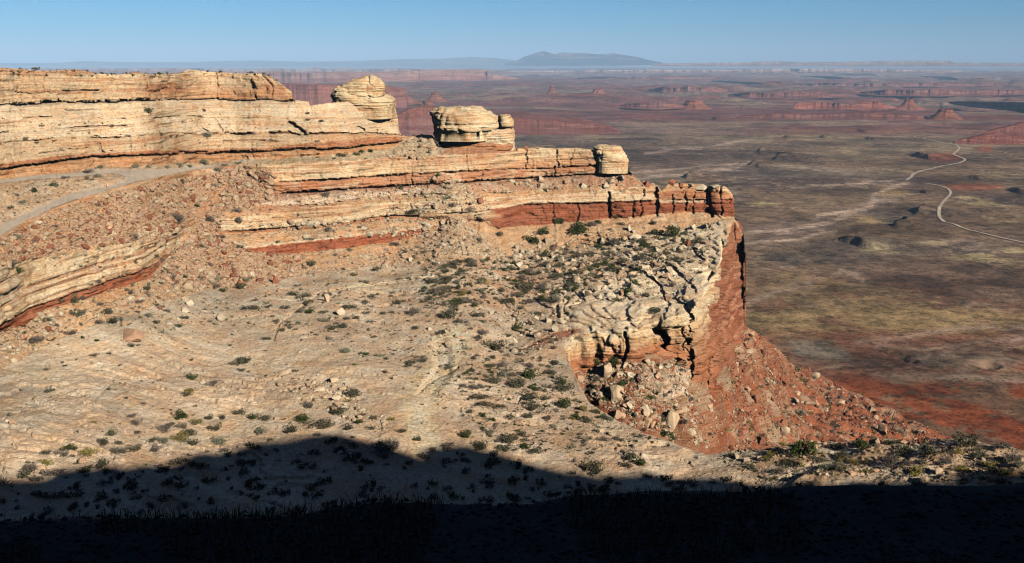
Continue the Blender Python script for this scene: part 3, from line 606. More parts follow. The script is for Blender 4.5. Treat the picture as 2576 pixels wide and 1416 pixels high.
# ------------------------------------------------------------------ free-standing rocks on the rim
def ring_rock(name, ext, Yc, T, parent, col, origin, nth=110, nr=60, amp=1.0, exp=3.2, seed=0, stain=None):
    """ext: (v, u_left, u_right) rows; a closed rock of plan depth 2T"""
    vs = np.linspace(ext[0][0], ext[-1][0], nr)
    uL = np.interp(vs, [e[0] for e in ext], [e[1] for e in ext]); uR = np.interp(vs, [e[0] for e in ext], [e[2] for e in ext])
    th = np.linspace(0, 2 * np.pi, nth, endpoint=False)
    ct, st = np.cos(th), np.sin(th)
    ex = 2.0 / exp
    cx = np.sign(ct) * np.abs(ct) ** ex; cy = np.sign(st) * np.abs(st) ** ex
    A = unproj(uL, vs, Yc); Bp = unproj(uR, vs, Yc)
    C = (A + Bp) / 2; rx = (Bp[:, 0] - A[:, 0]) / 2
    T_ = T * np.minimum(1, 0.35 + 0.65 * rx / rx.max())
    P = np.zeros((nr, nth, 3))
    P[..., 0] = C[:, 0:1] + rx[:, None] * cx[None]; P[..., 1] = Yc + T_[:, None] * cy[None]; P[..., 2] = C[:, 2:3]
    top = P[:1].copy(); cen = np.repeat(top.mean(1, keepdims=True), nth, 1)
    bot_ = P[-1:].copy(); bot_[..., 2] -= 6
    P = np.concatenate([cen + [0, 0, .3], lerp(cen, top, .6) + [0, 0, .2], P, bot_])
    n = grid_normals(P); c0 = P.mean(axis=(0, 1)); rad = P - c0; rad[..., 2] *= 0.4
    s = np.sign((n * rad).sum(-1, keepdims=True)); n = n * np.where(s == 0, 1, s)
    X, Y, Z = P[..., 0], P[..., 1], P[..., 2]
    bed = np.tanh(4 * fbm(X * .03, Y * .03, Z * .8, 4, seed=5 + seed)); blk = fbm(X / 6, Y / 6, Z / 4, 4, seed=12 + seed)
    jn = np.abs(vnoise(X / 7, Y / 8, Z / 14, seed=50 + seed))
    rw_ = np.floor(Z / 1.9); cl_ = hsh(np.floor((X + .6 * Y + 2 * blk + 3 * hsh(rw_, rw_ * 0, rw_ * 0, 5)) / 5.5).astype(int), rw_.astype(int), np.floor((X - Y) / 11.).astype(int), 6)
    P = P + n * (amp * (0.45 * cl_ + 0.5 * bed + 1.3 * blk + 2.0 * fbm(X / 13, Y / 13, Z / 7, 2, seed=33 + seed) - 1.2 * sstep(.08, 0, jn)))[..., None]
    c = np.broadcast_to(np.array(col), P.shape).copy()
    n1 = fbm(X / 9, Y / 9, Z / 5, 4, seed=61)
    c = mix3(c, ORANGE, sstep(0.05, 0.35, n1) * 0.55)
    if stain: c = mix3(c, stain[0], sstep(stain[1], stain[2], Z + 1.2 * n1))
    P = P - np.array(origin)
    return grid_mesh(name, P, MAT['rock'], c, closed_u=True, parent=parent)
g = tuple(unproj(915, 262, 575.0))
kb = empty('rock_dome', g); tag(kb, 'rounded tan sandstone knob with tilted beds at the end of the upper rim', 'rock dome')
ring_rock('cap_rock', [(195, 915, 948), (197, 900, 953), (202, 884, 957), (209, 868, 961), (218, 852, 963), (228, 843, 964), (238, 841, 965), (241, 846, 962)], 575, 15, kb, (0.56, 0.45, 0.30), g, seed=1, amp=1.1)
ring_rock('ledge_rock', [(239, 838, 975), (244, 838, 984), (252, 839, 990), (261, 838, 992), (270, 842, 990)], 577, 18, kb, (0.58, 0.47, 0.32), g, seed=2, amp=0.8)
g = tuple(unproj(1190, 372, 590.0))
bb = empty('rock_block', g); tag(bb, 'big split tan sandstone block on a red layered base standing alone on the rim', 'rock block')
ring_rock('cap_rock', [(270, 1112, 1200), (272, 1102, 1210), (279, 1091, 1222), (288, 1087, 1236), (298, 1086, 1254), (312, 1088, 1258), (320, 1092, 1256), (324, 1096, 1248)], 588, 22, bb, (0.60, 0.50, 0.35), g, seed=3, amp=1.0, exp=2.5)
ring_rock('cap_rock', [(288, 1262, 1278), (290, 1256, 1285), (296, 1252, 1290), (306, 1252, 1293), (316, 1254, 1292), (323, 1259, 1286)], 586, 9, bb, (0.56, 0.45, 0.30), g, seed=4, amp=0.6, nth=60, nr=30, exp=2.4)
ring_rock('pedestal', [(322, 1092, 1288), (330, 1092, 1291), (345, 1096, 1292), (356, 1104, 1293), (360, 1108, 1292)], 590, 17, bb, (0.60, 0.50, 0.37), g, seed=5, amp=0.8)
ring_rock('red_base', [(357, 1104, 1290), (360, 1104, 1294), (366, 1108, 1294), (370, 1112, 1292), (372, 1114, 1288), (376, 1108, 1296), (386, 1104, 1300)], 590, 19, bb, REDOR, g, seed=6, amp=0.8)

g = tuple(unproj(1537, 402, 596.0))
eb = empty('rock_block', g); tag(eb, 'squared pale block split off the right end of the middle cliff by a crack', 'rock block')
ring_rock('cap_rock', [(365, 1503, 1540), (367, 1496, 1552), (371, 1493, 1561), (379, 1493, 1568), (390, 1495, 1575), (401, 1498, 1579), (407, 1500, 1578)], 596, 11, eb, (0.60, 0.49, 0.34), g, seed=7, amp=0.7, exp=3.4, nth=80, nr=40)

# ------------------------------------------------------------------ valley floor
FLOOR = -330.0
def floor_h(X, Y):
    d = np.hypot(X, Y)
    h = 2.5 * fbm(X / 260, Y / 260, None, 4, seed=101) * sstep(600, 1500, d)
    h = h + 14 * fbm(X / 1800, Y / 1800, None, 3, seed=102) * sstep(3000, 7000, d)
    # far red country: stepped benches with small scarps
    r = fbm(X / 3300, Y / 1500, None, 5, seed=103) * 5.5
    st = np.floor(r) + sstep(0.0, 0.14, r - np.floor(r))
    w = sstep(6500, 10500, d) * sstep(70000, 40000, d)
    h = h + w * 26.0 * (st - r * 0.45) + w * 55 * np.maximum(fbm(X / 1200, Y / 900, None, 4, seed=104) - 0.22, 0) * 3
    h = h - 24 * w
    # scarps and mounds seen on the plain
    for (u, v, wd, hh, asp, rot) in MOUNDS:
        Yc = 330 / float(kdep(v)); c = unproj(u, v, Yc); rr = wd / F * Yc
        dx = X - c[0]; dy = Y - c[1]
        a = dx * math.cos(rot) + dy * math.sin(rot); b = -dx * math.sin(rot) + dy * math.cos(rot)
        a = a + 0.25 * rr * vnoise(X / rr * 1.5, Y / rr * 1.5, seed=int(u)); q = (b / (rr * asp))
        prof = np.where(a < 0, np.clip(1 + a / (0.16 * rr), 0, 1), np.clip(1 - a / (2.6 * rr), 0, 1) ** 1.5)
        h = h + 0.75 * hh * prof * np.clip(1 - q * q, 0, 1)
    for (u, v, wd, hh, asp, rot) in HOLLOWS:
        Yc = 330 / float(kdep(v)); c = unproj(u, v, Yc); rr = wd / F * Yc
        dx = X - c[0]; dy = Y - c[1]
        a = dx * math.cos(rot) + dy * math.sin(rot); b = -dx * math.sin(rot) + dy * math.cos(rot)
        h = h - hh * np.clip(1.2 - np.hypot(a / rr, b / rr / asp) + 0.3 * vnoise(X / rr * 1.7, Y / rr * 1.7, seed=int(u)), 0, 1)
    return h
# u, v, width, height, aspect, rotation : steep side towards -x
MOUNDS = [(1915, 380, 55, 24, 1.7, -0.3), (1962, 395, 60, 24, 1.7, -0.3), (1905, 413, 55, 20, 1.5, -0.3), (1735, 443, 50, 20, 1.6, -0.2),
          (2312, 396, 34, 26, 2.2, 0.1), (2075, 347, 34, 14, 1.6, 0), (2172, 331, 40, 14, 1.4, 0), (1970, 345, 30, 12, 1.5, 0),
          (2310, 530, 50, 22, 1.5, -0.5), (2270, 562, 60, 20, 1.4, -0.6), (2150, 615, 60, 20, 1.4, 0.5), (2330, 485, 26, 10, 1.5, 0), (2560, 483, 40, 16, 1.5, 0), (2445, 449, 40, 12, 1.2, 0),
          (2190, 350, 30, 14, 1.4, 0.2), (1800, 300, 40, 18, 1.4, 0), (2230, 290, 50, 20, 1.4, 0)]
HOLLOWS = [(2235, 520, 26, 8, 2.5, 0.7), (2150, 590, 30, 8, 1.0, 0.2), (1930, 650, 46, 9, .6, -0.25), (2020, 655, 40, 8, .5, 0), (2270, 900, 26, 6, 2.0, 0.4), (2480, 920, 40, 6, 1.0, 0)]
azs = np.concatenate([np.linspace(-62, -31, 60, endpoint=False), np.arange(-31, 31, 0.062), np.linspace(31, 60, 60)])
vv = np.concatenate([np.array([157.9, 158.2, 158.6, 159.2]), np.arange(160, 235, 0.75), np.arange(235, 420, 1.15), np.arange(420, 1160, 1.9)])
rr_ = 330 / kdep(vv)
rr_ = np.concatenate([rr_, [560, 480, 400, 300]])
A_, R_ = np.meshgrid(np.radians(azs), rr_)
# radius is the forward distance, so rows are straight across the picture
VX = np.tan(A_) * R_; VY = R_.copy()
far = np.abs(A_) > R(31)
VZ = FLOOR + floor_h(VX, VY)
def to_uv(X, Y, Z):
    fw = Y * math.cos(PITCH) - Z * math.sin(PITCH); up = Y * math.sin(PITCH) + Z * math.cos(PITCH)
    return CX + F * X / fw, CY - F * up / fw
FU, FV = to_uv(VX, VY, np.full_like(VX, FLOOR))
def fc(cx, cy, sx=.4139): return (1508.9 + cx * .4139, 94.3 + cy * .4139)
VROAD_A = [fc(*p) for p in [(1910, 603), (1918, 610), (1960, 615), (2060, 637), (2120, 648), (2160, 655), (2180, 666), (2182, 678), (2166, 693), (2145, 712), (2165, 722), (2195, 732), (2216, 740), (2218, 750), (2190, 763), (2130, 773), (2080, 780), (2020, 796), (1960, 810), (1910, 825), (1895, 840), (1890, 852), (1858, 872)]]
VROAD_B = [fc(*p) for p in [(1965, 886), (2020, 894), (2080, 906), (2115, 920), (2132, 938), (2124, 960), (2100, 985), (2075, 1015), (2062, 1045), (2058, 1075), (2066, 1098), (2090, 1120), (2160, 1145), (2240, 1170), (2340, 1195), (2440, 1220), (2540, 1240), (2640, 1262)]]
WASH = [([(1590, 452), (1650, 445), (1720, 440), (1760, 428), (1850, 424), (1880, 408), (1915, 406)], 4.0), ([(1585, 435), (1700, 425), (1780, 415), (1860, 410)], 3.0),
        ([(1875, 612), (1960, 608), (2010, 600), (2070, 585), (2100, 580)], 3.5), ([(1950, 588), (2010, 582), (2072, 577)], 3.0), ([(1870, 585), (1990, 575), (2080, 560), (2110, 550), (2190, 520), (2200, 490), (2240, 470), (2280, 455)], 5.0),
        ([(2060, 545), (2120, 533), (2170, 525), (2200, 505), (2250, 505)], 4.5), ([(1620, 385), (1720, 372), (1800, 366), (1900, 350)], 3.0), ([(1990, 470), (2120, 462), (2220, 455), (2280, 447)], 2.5),
        ([(1880, 760), (1940, 742), (1990, 728), (2040, 715)], 4.0), ([(2110, 680), (2150, 690), (2170, 705)], 6.0), ([(2150, 860), (2280, 850), (2400, 832), (2500, 820)], 3.5), ([(2200, 870), (2330, 880), (2480, 860), (2575, 850)], 3.5), ([(2200, 940), (2300, 950), (2420, 945), (2575, 960)], 4)]
GRASSY = [fc(*p) + q for p, q in [((790, 875), (30, 5)), ((1150, 885), (45, 5)), ((1350, 895), (110, 7)), ((1520, 915), (60, 6)), ((950, 1010), (60, 9)), ((880, 930), (50, 4)), ((1750, 940), (60, 12)), ((2240, 970), (60, 14)), ((1640, 1110), (70, 8)), ((2450, 1080), (50, 20)), ((2380, 1000), (70, 12)),
          ((1780, 1290), (110, 12)), ((2100, 1260), (90, 16)), ((2400, 1330), (110, 24)), ((1500, 830), (60, 4)), ((1200, 600), (120, 4)), ((700, 500), (90, 4)), ((1500, 500), (160, 4)), ((2400, 830), (80, 6)), ((1180, 850), (26, 4))]]
def valley_colour(u, v, X, Y):
    sh = X.shape
    d = np.hypot(X, Y)
    n1 = fbm(X / 240, Y / 240, None, 5, seed=111); n2 = fbm(X / 60, Y / 60, None, 4, seed=112); n3 = fbm(X / 900, Y / 500, None, 5, seed=113); n4 = fbm(X / 4000, Y / 1300, None, 5, seed=114)
    nf = fbm(X / 12, Y / 12, None, 3, seed=115, gain=.7)
    c = np.zeros(sh + (3,)) + np.array((0.185, 0.13, 0.086))
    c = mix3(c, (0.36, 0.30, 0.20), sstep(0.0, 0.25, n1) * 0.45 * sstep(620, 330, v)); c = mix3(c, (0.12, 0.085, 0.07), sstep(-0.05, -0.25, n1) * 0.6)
    rv = np.abs(fbm(X / 420, Y / 300, None, 5, seed=118)); c = mix3(c, (0.075, 0.065, 0.06), sstep(0.022, 0.006, rv) * 0.75 * sstep(300, 360, v)); c = mix3(c, (0.40, 0.31, 0.24), sstep(0.022, 0.03, rv) * sstep(0.05, 0.035, rv) * 0.45 * sstep(300, 360, v))
    c = mix3(c, (0.26, 0.17, 0.125), sstep(620, 700, v) * sstep(0.0, 0.3, n2) * 0.4)
    # yellow-green grass flats
    gr = np.zeros(sh)
    for (cx, cy, rx, ry) in GRASSY: gr = np.maximum(gr, blob(u, v, cx, cy, rx, ry))
    c = mix3(c, (0.33, 0.275, 0.155), gr * sstep(-0.15, 0.10, n2 + 0.6 * n1 + 0.3 * nf) * 0.95)
    gy = blob(u, v, 2050, 812, 360, 34) + blob(u, v, 2330, 815, 420, 40); gy = np.clip(gy, 0, 1)
    c = mix3(c, (0.30, 0.215, 0.105), gy * sstep(-0.25, 0.15, n2 + 0.4 * n1) * 0.7)
    c = mix3(c, (0.30, 0.225, 0.115), sstep(640, 760, v) * sstep(0.0, 0.22, n1 + 0.5 * nf) * 0.55)
    c = mix3(c, (0.17, 0.08, 0.055), sstep(640, 780, v) * sstep(0.05, -0.2, n2 + 0.5 * nf) * 0.6)
    c = mix3(c, (0.25, 0.10, 0.06), sstep(815, 850, v) * sstep(-0.2, 0.2, n1) * 0.6)
    c = mix3(c, (0.20, 0.185, 0.15), np.clip(blob(u, v, 2150, 880, 260, 28) + blob(u, v, 2450, 930, 170, 34), 0, 1) * sstep(-0.2, 0.15, n2) * 0.8)
    c = mix3(c, (0.34, 0.10, 0.045), sstep(885, 960, v + 60 * n1 + 12 * (u - 2300) / 300) * 0.95)
    c = mix3(c, (0.24, 0.19, 0.13), sstep(885, 950, v) * sstep(0.08, 0.3, n2 + 0.5 * nf) * 0.7)
    c = mix3(c, (0.20, 0.175, 0.15), sstep(0.15, 0.4, n3) * 0.5 * sstep(700, 600, v))
    # red far country
    red = sstep(350, 300, v + 30 * n4)
    c = mix3(c, (0.205, 0.095, 0.088), red * 0.92)
    c = mix3(c, (0.22, 0.165, 0.12), red * sstep(0.02, 0.22, n4) * 0.75)
    c = mix3(c, (0.30, 0.25, 0.17), red * sstep(0.12, 0.3, n3) * 0.55)
    c = mix3(c, (0.20, 0.075, 0.05), red * sstep(-0.05, -0.3, n3) * 0.7)
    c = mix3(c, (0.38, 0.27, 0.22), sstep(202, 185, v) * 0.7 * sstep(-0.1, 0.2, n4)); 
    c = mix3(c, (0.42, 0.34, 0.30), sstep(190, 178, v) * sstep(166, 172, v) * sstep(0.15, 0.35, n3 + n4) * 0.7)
    for (pts, w) in WASH:
        s = seg_dist(u + 9 * n2, v + 5.0 * n1 + 2 * n2, pts)
        c = mix3(c, (0.56, 0.44, 0.35), sstep(w * 1.3, w * 0.6, s + 1.5 * nf) * (0.85 - 0.5 * sstep(620, 700, v)) * sstep(-0.5, 0.1, n2 + .3))
        c = mix3(c, (0.26, 0.20, 0.16), sstep(w * 5, w, s) * 0.4)
    # dark stony washes, plus the shade of scarps and hollows painted dark
    for (cx, cy, rx, ry, k_) in [(2140, 520, 60, 22, .0), (1960, 655, 80, 16, .8), (2270, 905, 30, 30, .7), (2235, 535, 50, 30, .5), (2300, 525, 24, 18, .6), (2255, 560, 30, 13, .6), (2135, 610, 18, 16, .5), (1700, 455, 0.1, .1, 0), (2110, 655, 120, 10, .5), (2080, 640, 90, 8, .4), (2020, 765, 40, 5, .4)]:
        c = mix3(c, (0.075, 0.07, 0.065), blob(u, v, cx, cy, rx, ry) * k_ * sstep(-0.25, 0.15, n2))
    c = mix3(c, (0.33, 0.22, 0.11), np.clip(blob(u, v, 2150, 555, 55, 12) + blob(u, v, 2240, 480, 45, 14), 0, 1) * 0.6 * sstep(-.2, .2, n2))
    for (cx, cy, rx, ry) in [(2375, 396, 55, 12), (2480, 375, 20, 8), (2450, 470, 80, 10)]:
        c = mix3(c, (0.30, 0.10, 0.055), blob(u, v, cx, cy, rx, ry) * 0.8)
    return c
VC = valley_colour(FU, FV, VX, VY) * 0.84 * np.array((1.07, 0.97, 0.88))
m, nt, b = new_mat('valley_ground')
tc = nt.nodes.new('ShaderNodeTexCoord').outputs['Object']
a = nt.nodes.new('ShaderNodeAttribute'); a.attribute_name = 'Col'; c_ = a.outputs['Color']
c_ = mul_col(nt, c_, ramp(nt, noise(nt, tc, 0.004, 8, 0.7), [(0.40, 0.55), (0.5, 1.0), (0.60, 1.40)]))
c_ = mul_col(nt, c_, ramp(nt, noise(nt, tc, 0.035, 6, 0.8), [(0.42, 0.50), (0.52, 1.0), (0.62, 1.35)]))
vo = nt.nodes.new('ShaderNodeTexVoronoi'); vo.inputs['Scale'].default_value = 0.16; vo.inputs['Randomness'].default_value = 1.0
nt.links.new(tc, vo.inputs['Vector'])
c_ = mul_col(nt, c_, ramp(nt, vo.outputs['Distance'], [(0.20, (0.28, 0.32, 0.30)), (0.36, (1, 1, 1))]), 0.75)
vo2 = nt.nodes.new('ShaderNodeTexVoronoi'); vo2.inputs['Scale'].default_value = 0.045; nt.links.new(tc, vo2.inputs['Vector'])
c_ = mul_col(nt, c_, ramp(nt, vo2.outputs['Distance'], [(0.16, (0.45, 0.47, 0.45)), (0.30, (1, 1, 1))]), 0.7)
nt.links.new(c_, b.inputs['Base Color'])
bp = nt.nodes.new('ShaderNodeBump'); bp.inputs['Strength'].default_value = 0.5; bp.inputs['Distance'].default_value = 3.0
nt.links.new(noise(nt, tc, 0.05, 6, 0.7), bp.inputs['Height']); nt.links.new(bp.outputs[0], b.inputs['Normal'])
MAT['valley'] = m
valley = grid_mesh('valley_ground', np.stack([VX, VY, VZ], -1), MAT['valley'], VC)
tag(valley, 'wide desert valley floor of brown scrub, red soil and pale washes', 'valley floor', kind='structure')

def floor_at(u, v):
    Y = 330 / kdep(v); p = unproj(u, v, Y)
    p[..., 2] = FLOOR + floor_h(np.atleast_1d(p[..., 0]), np.atleast_1d(p[..., 1])).reshape(p[..., 0].shape); return p
def ribbon(name, pts, width, mat, label, lift=1.2):
    pts = np.array(pts); t = np.concatenate([[0], np.cumsum(np.hypot(*np.diff(pts, axis=0).T))])
    g_ = np.linspace(0, t[-1], int(t[-1] / 1.2)); u = np.interp(g_, t, pts[:, 0]); v = np.interp(g_, t, pts[:, 1])
    ker = np.hanning(9); ker /= ker.sum()
    up = np.convolve(np.pad(u, 4, 'edge'), ker, 'valid'); vp = np.convolve(np.pad(v, 4, 'edge'), ker, 'valid')
    c = floor_at(up, vp); tn = np.gradient(c[:, :2], axis=0); tn /= np.linalg.norm(tn, axis=1, keepdims=True) + 1e-9
    nn = np.stack([-tn[:, 1], tn[:, 0]], 1); rows = []
    for s in (-1, -.33, .33, 1):
        w_ = width * (1 + 0.18 * vnoise(g_ / 9, g_ * 0, seed=int(s * 9) + 20)); xy = c[:, :2] + nn * s * w_[:, None]
        z = FLOOR + floor_h(xy[:, 0], xy[:, 1]) + lift; rows.append(np.column_stack([xy, z]))
    o = grid_mesh(name, np.array(rows), mat); tag(o, label, 'road', kind='structure')
MAT['valley_road'] = simple_mat('pale_gravel_road', (0.40, 0.32, 0.24), 0.2, 0.02)
ribbon('road', VROAD_A, 4.2, MAT['valley_road'], 'far pale dirt road zigzagging across the valley floor')
ribbon('road', VROAD_B, 3.4, MAT['valley_road'], 'near pale dirt road bending across the valley floor at right')

# ------------------------------------------------------------------ buttes and far mesas
def ridge(name, label, cat, pts, Ydist, run=0.9, cliff=0.45, depth=2.2, gul=0.5, col=(0.36, 0.15, 0.10), ccol=None, kind=None, parts=True, seed=0, nu=None, base_drop=0.0):
    """pts: (u, v_top, v_base). Talus apron, cliff band and flat top, at the distance where its foot meets the floor"""
    u0, u1 = pts[0][0], pts[-1][0]
    nu = nu or int(max(24, (u1 - u0) / 1.1)); us = np.linspace(u0, u1, nu)
    vt = np.interp(us, [p[0] for p in pts], [p[1] for p in pts]); vb = np.interp(us, [p[0] for p in pts], [p[2] for p in pts])
    nz = fbm(us / 9.0 + seed, us * 0, o=4, seed=130 + seed)
    Yb = np.full(nu, float(Ydist)) if Ydist else 330 / kdep(vb)
    base = unproj(us, vb, Yb); 
    H0 = -kdep(vt) * Yb - base[:, 2]; H0 = np.maximum(H0, 0.01)
    Hmax = H0.max()
    rn = run * Hmax * np.clip(H0 / Hmax, 0.15, 1)
    Yt = Yb + rn; H = np.maximum(-kdep(vt) * Yt - base[:, 2], 0.01)
    s = np.linspace(0, 1, nu); endt = np.clip(np.minimum(s, 1 - s) * 9, 0, 1) ** 0.6
    spur = fbm(us / max(4.0, (u1 - u0) / 26.0) + seed * 3, us * 0, o=4, seed=131 + seed)
    amp_ = 0.42 * max(4.0, (u1 - u0) / 26.0) / F * float(np.mean(Yb))
    prof = []                                               # (height fraction, run fraction, gully weight)
    ct = 1 - cliff
    A = [(-0.10, -0.35, 0.0), (0.0, 0.0, .3), (.12 * ct, .22, .8), (.3 * ct, .45, 1), (.5 * ct, .64, 1), (.75 * ct, .82, 1), (ct, .94, .8)]
    Cc = [(ct, .94, .8), (ct + .04 * cliff, .955, .8), (ct + .3 * cliff, .965, .8), (ct + .34 * cliff, .975, .8), (ct + .65 * cliff, .98, .8), (ct + .68 * cliff, .99, .8), (1.0 - .02 * cliff, 1.0, .8), (1.0, 1.03, .7), (0.995, 1.0 + depth * .5, .2), (.99, 1.0 + depth, 0), (ct * .5, 1.6 + depth, 0), (-.1, 2.4 + depth, 0)]
    def rows(Q):
        out = []
        for (h, r_, g_) in Q:
            y = Yb + rn * r_ * lerp(1, 1, endt) + amp_ * gul * g_ * spur * endt
            k_ = base[:, 0] / Yb
            z = base[:, 2] + H * h * (1 + 0.0 * nz)
            out.append(np.stack([k_ * y, y, z], -1))
        return np.array(out)
    ccol = ccol or col
    def colr(P, c):
        X, Y, Z = P[..., 0], P[..., 1], P[..., 2]
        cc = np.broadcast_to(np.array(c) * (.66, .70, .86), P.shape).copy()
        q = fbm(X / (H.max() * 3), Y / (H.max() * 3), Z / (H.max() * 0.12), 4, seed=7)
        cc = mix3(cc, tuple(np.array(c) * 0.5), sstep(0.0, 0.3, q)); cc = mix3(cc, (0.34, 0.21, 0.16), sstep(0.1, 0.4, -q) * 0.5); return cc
    def densify(Q, n_):
        Q = np.array(Q); t = np.linspace(0, len(Q) - 1, n_); return [tuple(np.interp(x, range(len(Q)), Q[:, i]) for i in range(3)) for x in t]
    Pa = rows(densify(A, 22)); Pc = rows(Cc)
    if not parts:
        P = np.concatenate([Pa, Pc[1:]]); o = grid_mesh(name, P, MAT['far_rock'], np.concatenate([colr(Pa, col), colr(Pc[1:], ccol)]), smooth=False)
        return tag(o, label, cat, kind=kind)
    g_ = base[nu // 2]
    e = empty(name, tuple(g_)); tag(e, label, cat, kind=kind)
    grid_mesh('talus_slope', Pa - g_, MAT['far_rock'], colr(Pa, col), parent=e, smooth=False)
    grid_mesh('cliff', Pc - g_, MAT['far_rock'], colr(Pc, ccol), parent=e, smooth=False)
    return e
MAT['far_rock2'] = MAT['far_rock']
def cone_butte(name, label, u, vb, w, prof, col=(0.37, 0.155, 0.10), seed=0, spires=(), asp=0.8, parts=True):
    """prof: (v, half-width fraction of w) from foot to top; spires: (du, v_foot, v_top, half width)"""
    Yc = 330 / float(kdep(vb)); cen = unproj(u, vb, Yc); px = Yc / F * 1.0
    Yc2 = Yc + 0.5 * w * px
    cen = unproj(u, vb, Yc); cen[1] = Yc2; cen[0] *= Yc2 / Yc
    nth = 96; th = np.linspace(0, 2 * np.pi, nth, endpoint=False)
    fl = fbm(3.2 * np.cos(th) + seed, 3.2 * np.sin(th), None, 4, seed=140 + seed)
    def loft(pr, cx, ww, nr, amp, sd):
        vs = np.linspace(pr[0][0], pr[-1][0], nr); fr = np.interp(-vs, [-p[0] for p in pr], [p[1] for p in pr])
        rows = []
        for v_, f_ in zip(vs, fr):
            z = -float(kdep(v_)) * Yc2
            r = ww * px * f_ * (1 + amp * fl * 1.0 + 0.10 * vnoise(th * 2.5, th * 0 + v_ * .4, seed=sd))
            rows.append(np.stack([cx + r * np.cos(th), cen[1] + asp * r * np.sin(th), np.full(nth, z)], -1))
        t = rows[-1].mean(0); rows.append(np.tile(t, (nth, 1)) * [1, 1, 1])
        b0 = rows[0].copy(); b0[:, :2] = (b0[:, :2] - cen[:2]) * 1.25 + cen[:2]; b0[:, 2] -= 0.15 * (rows[-1][0, 2] - rows[0][0, 2]) + 8
        return np.array([b0] + rows) - cen
    def colr(P, c):
        q = vnoise(P[..., 2] / 9.0, P[..., 2] * 0, seed=3) + 0.4 * vnoise(P[..., 0] / 60, P[..., 1] / 60, seed=8)
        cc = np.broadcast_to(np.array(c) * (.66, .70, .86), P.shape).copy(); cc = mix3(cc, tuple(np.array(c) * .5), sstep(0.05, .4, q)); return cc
    cut = next((i for i in range(1, len(prof)) if abs(prof[i][1] - prof[i - 1][1]) < 0.06), len(prof) - 1)
    e = empty(name, tuple(cen)); tag(e, label, 'butte')
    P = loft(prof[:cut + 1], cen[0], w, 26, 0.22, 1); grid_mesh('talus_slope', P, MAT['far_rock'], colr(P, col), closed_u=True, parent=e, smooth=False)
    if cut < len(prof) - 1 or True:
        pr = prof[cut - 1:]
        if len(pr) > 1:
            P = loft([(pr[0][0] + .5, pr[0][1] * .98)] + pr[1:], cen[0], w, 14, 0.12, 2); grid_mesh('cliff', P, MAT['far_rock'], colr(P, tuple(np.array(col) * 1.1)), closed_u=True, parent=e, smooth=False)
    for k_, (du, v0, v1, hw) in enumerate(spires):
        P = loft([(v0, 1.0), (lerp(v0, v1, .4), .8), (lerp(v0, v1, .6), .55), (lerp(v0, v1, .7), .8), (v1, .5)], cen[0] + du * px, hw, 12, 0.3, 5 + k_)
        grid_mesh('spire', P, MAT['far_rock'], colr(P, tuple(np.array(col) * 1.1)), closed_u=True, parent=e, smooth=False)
    return e
VG = 'valley buttes'
# far walls first
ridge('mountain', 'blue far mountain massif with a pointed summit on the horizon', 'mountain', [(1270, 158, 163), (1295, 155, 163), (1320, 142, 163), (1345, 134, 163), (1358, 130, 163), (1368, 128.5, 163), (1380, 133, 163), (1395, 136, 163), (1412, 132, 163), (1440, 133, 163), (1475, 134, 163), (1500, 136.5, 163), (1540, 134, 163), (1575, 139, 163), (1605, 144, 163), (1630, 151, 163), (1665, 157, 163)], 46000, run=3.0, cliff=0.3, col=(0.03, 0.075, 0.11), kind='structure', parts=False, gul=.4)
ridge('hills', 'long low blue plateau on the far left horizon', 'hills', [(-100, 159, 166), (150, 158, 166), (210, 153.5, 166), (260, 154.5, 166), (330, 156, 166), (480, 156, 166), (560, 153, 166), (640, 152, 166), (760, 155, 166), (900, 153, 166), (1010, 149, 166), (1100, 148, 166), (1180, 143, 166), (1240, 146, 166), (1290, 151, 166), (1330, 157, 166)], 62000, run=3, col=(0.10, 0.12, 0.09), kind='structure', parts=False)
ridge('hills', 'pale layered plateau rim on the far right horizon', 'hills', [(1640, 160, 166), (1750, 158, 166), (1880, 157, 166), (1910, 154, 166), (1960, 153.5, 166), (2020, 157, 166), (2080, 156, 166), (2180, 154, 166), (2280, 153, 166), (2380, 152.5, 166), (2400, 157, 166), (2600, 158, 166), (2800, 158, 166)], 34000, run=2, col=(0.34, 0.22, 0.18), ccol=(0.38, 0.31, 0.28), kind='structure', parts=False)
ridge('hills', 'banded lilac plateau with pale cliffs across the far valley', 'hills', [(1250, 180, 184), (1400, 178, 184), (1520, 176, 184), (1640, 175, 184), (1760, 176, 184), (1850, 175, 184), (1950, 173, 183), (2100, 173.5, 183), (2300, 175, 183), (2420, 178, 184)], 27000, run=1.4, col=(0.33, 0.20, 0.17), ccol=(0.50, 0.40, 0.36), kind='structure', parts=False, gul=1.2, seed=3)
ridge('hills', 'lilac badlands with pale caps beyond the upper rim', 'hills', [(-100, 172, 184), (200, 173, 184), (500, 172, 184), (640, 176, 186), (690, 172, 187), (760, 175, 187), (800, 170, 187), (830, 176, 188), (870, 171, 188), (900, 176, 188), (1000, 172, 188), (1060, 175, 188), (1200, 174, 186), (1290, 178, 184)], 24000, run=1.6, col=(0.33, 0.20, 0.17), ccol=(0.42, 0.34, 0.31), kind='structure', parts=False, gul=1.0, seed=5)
ridge('long_mesa', 'long banded red mesa with shadowed cliffs in the far left valley', 'mesa', [(620, 184, 212), (680, 181, 212), (760, 184, 212), (850, 183, 212), (900, 182, 210), (980, 183, 208), (1040, 178, 206), (1110, 177, 205), (1170, 176, 204), (1222, 176.5, 203), (1226, 184, 203), (1240, 188, 202), (1300, 196, 201)], 0, run=1.3, cliff=.45, depth=4, gul=1.4, ccol=(0.42, 0.24, 0.18), seed=1)
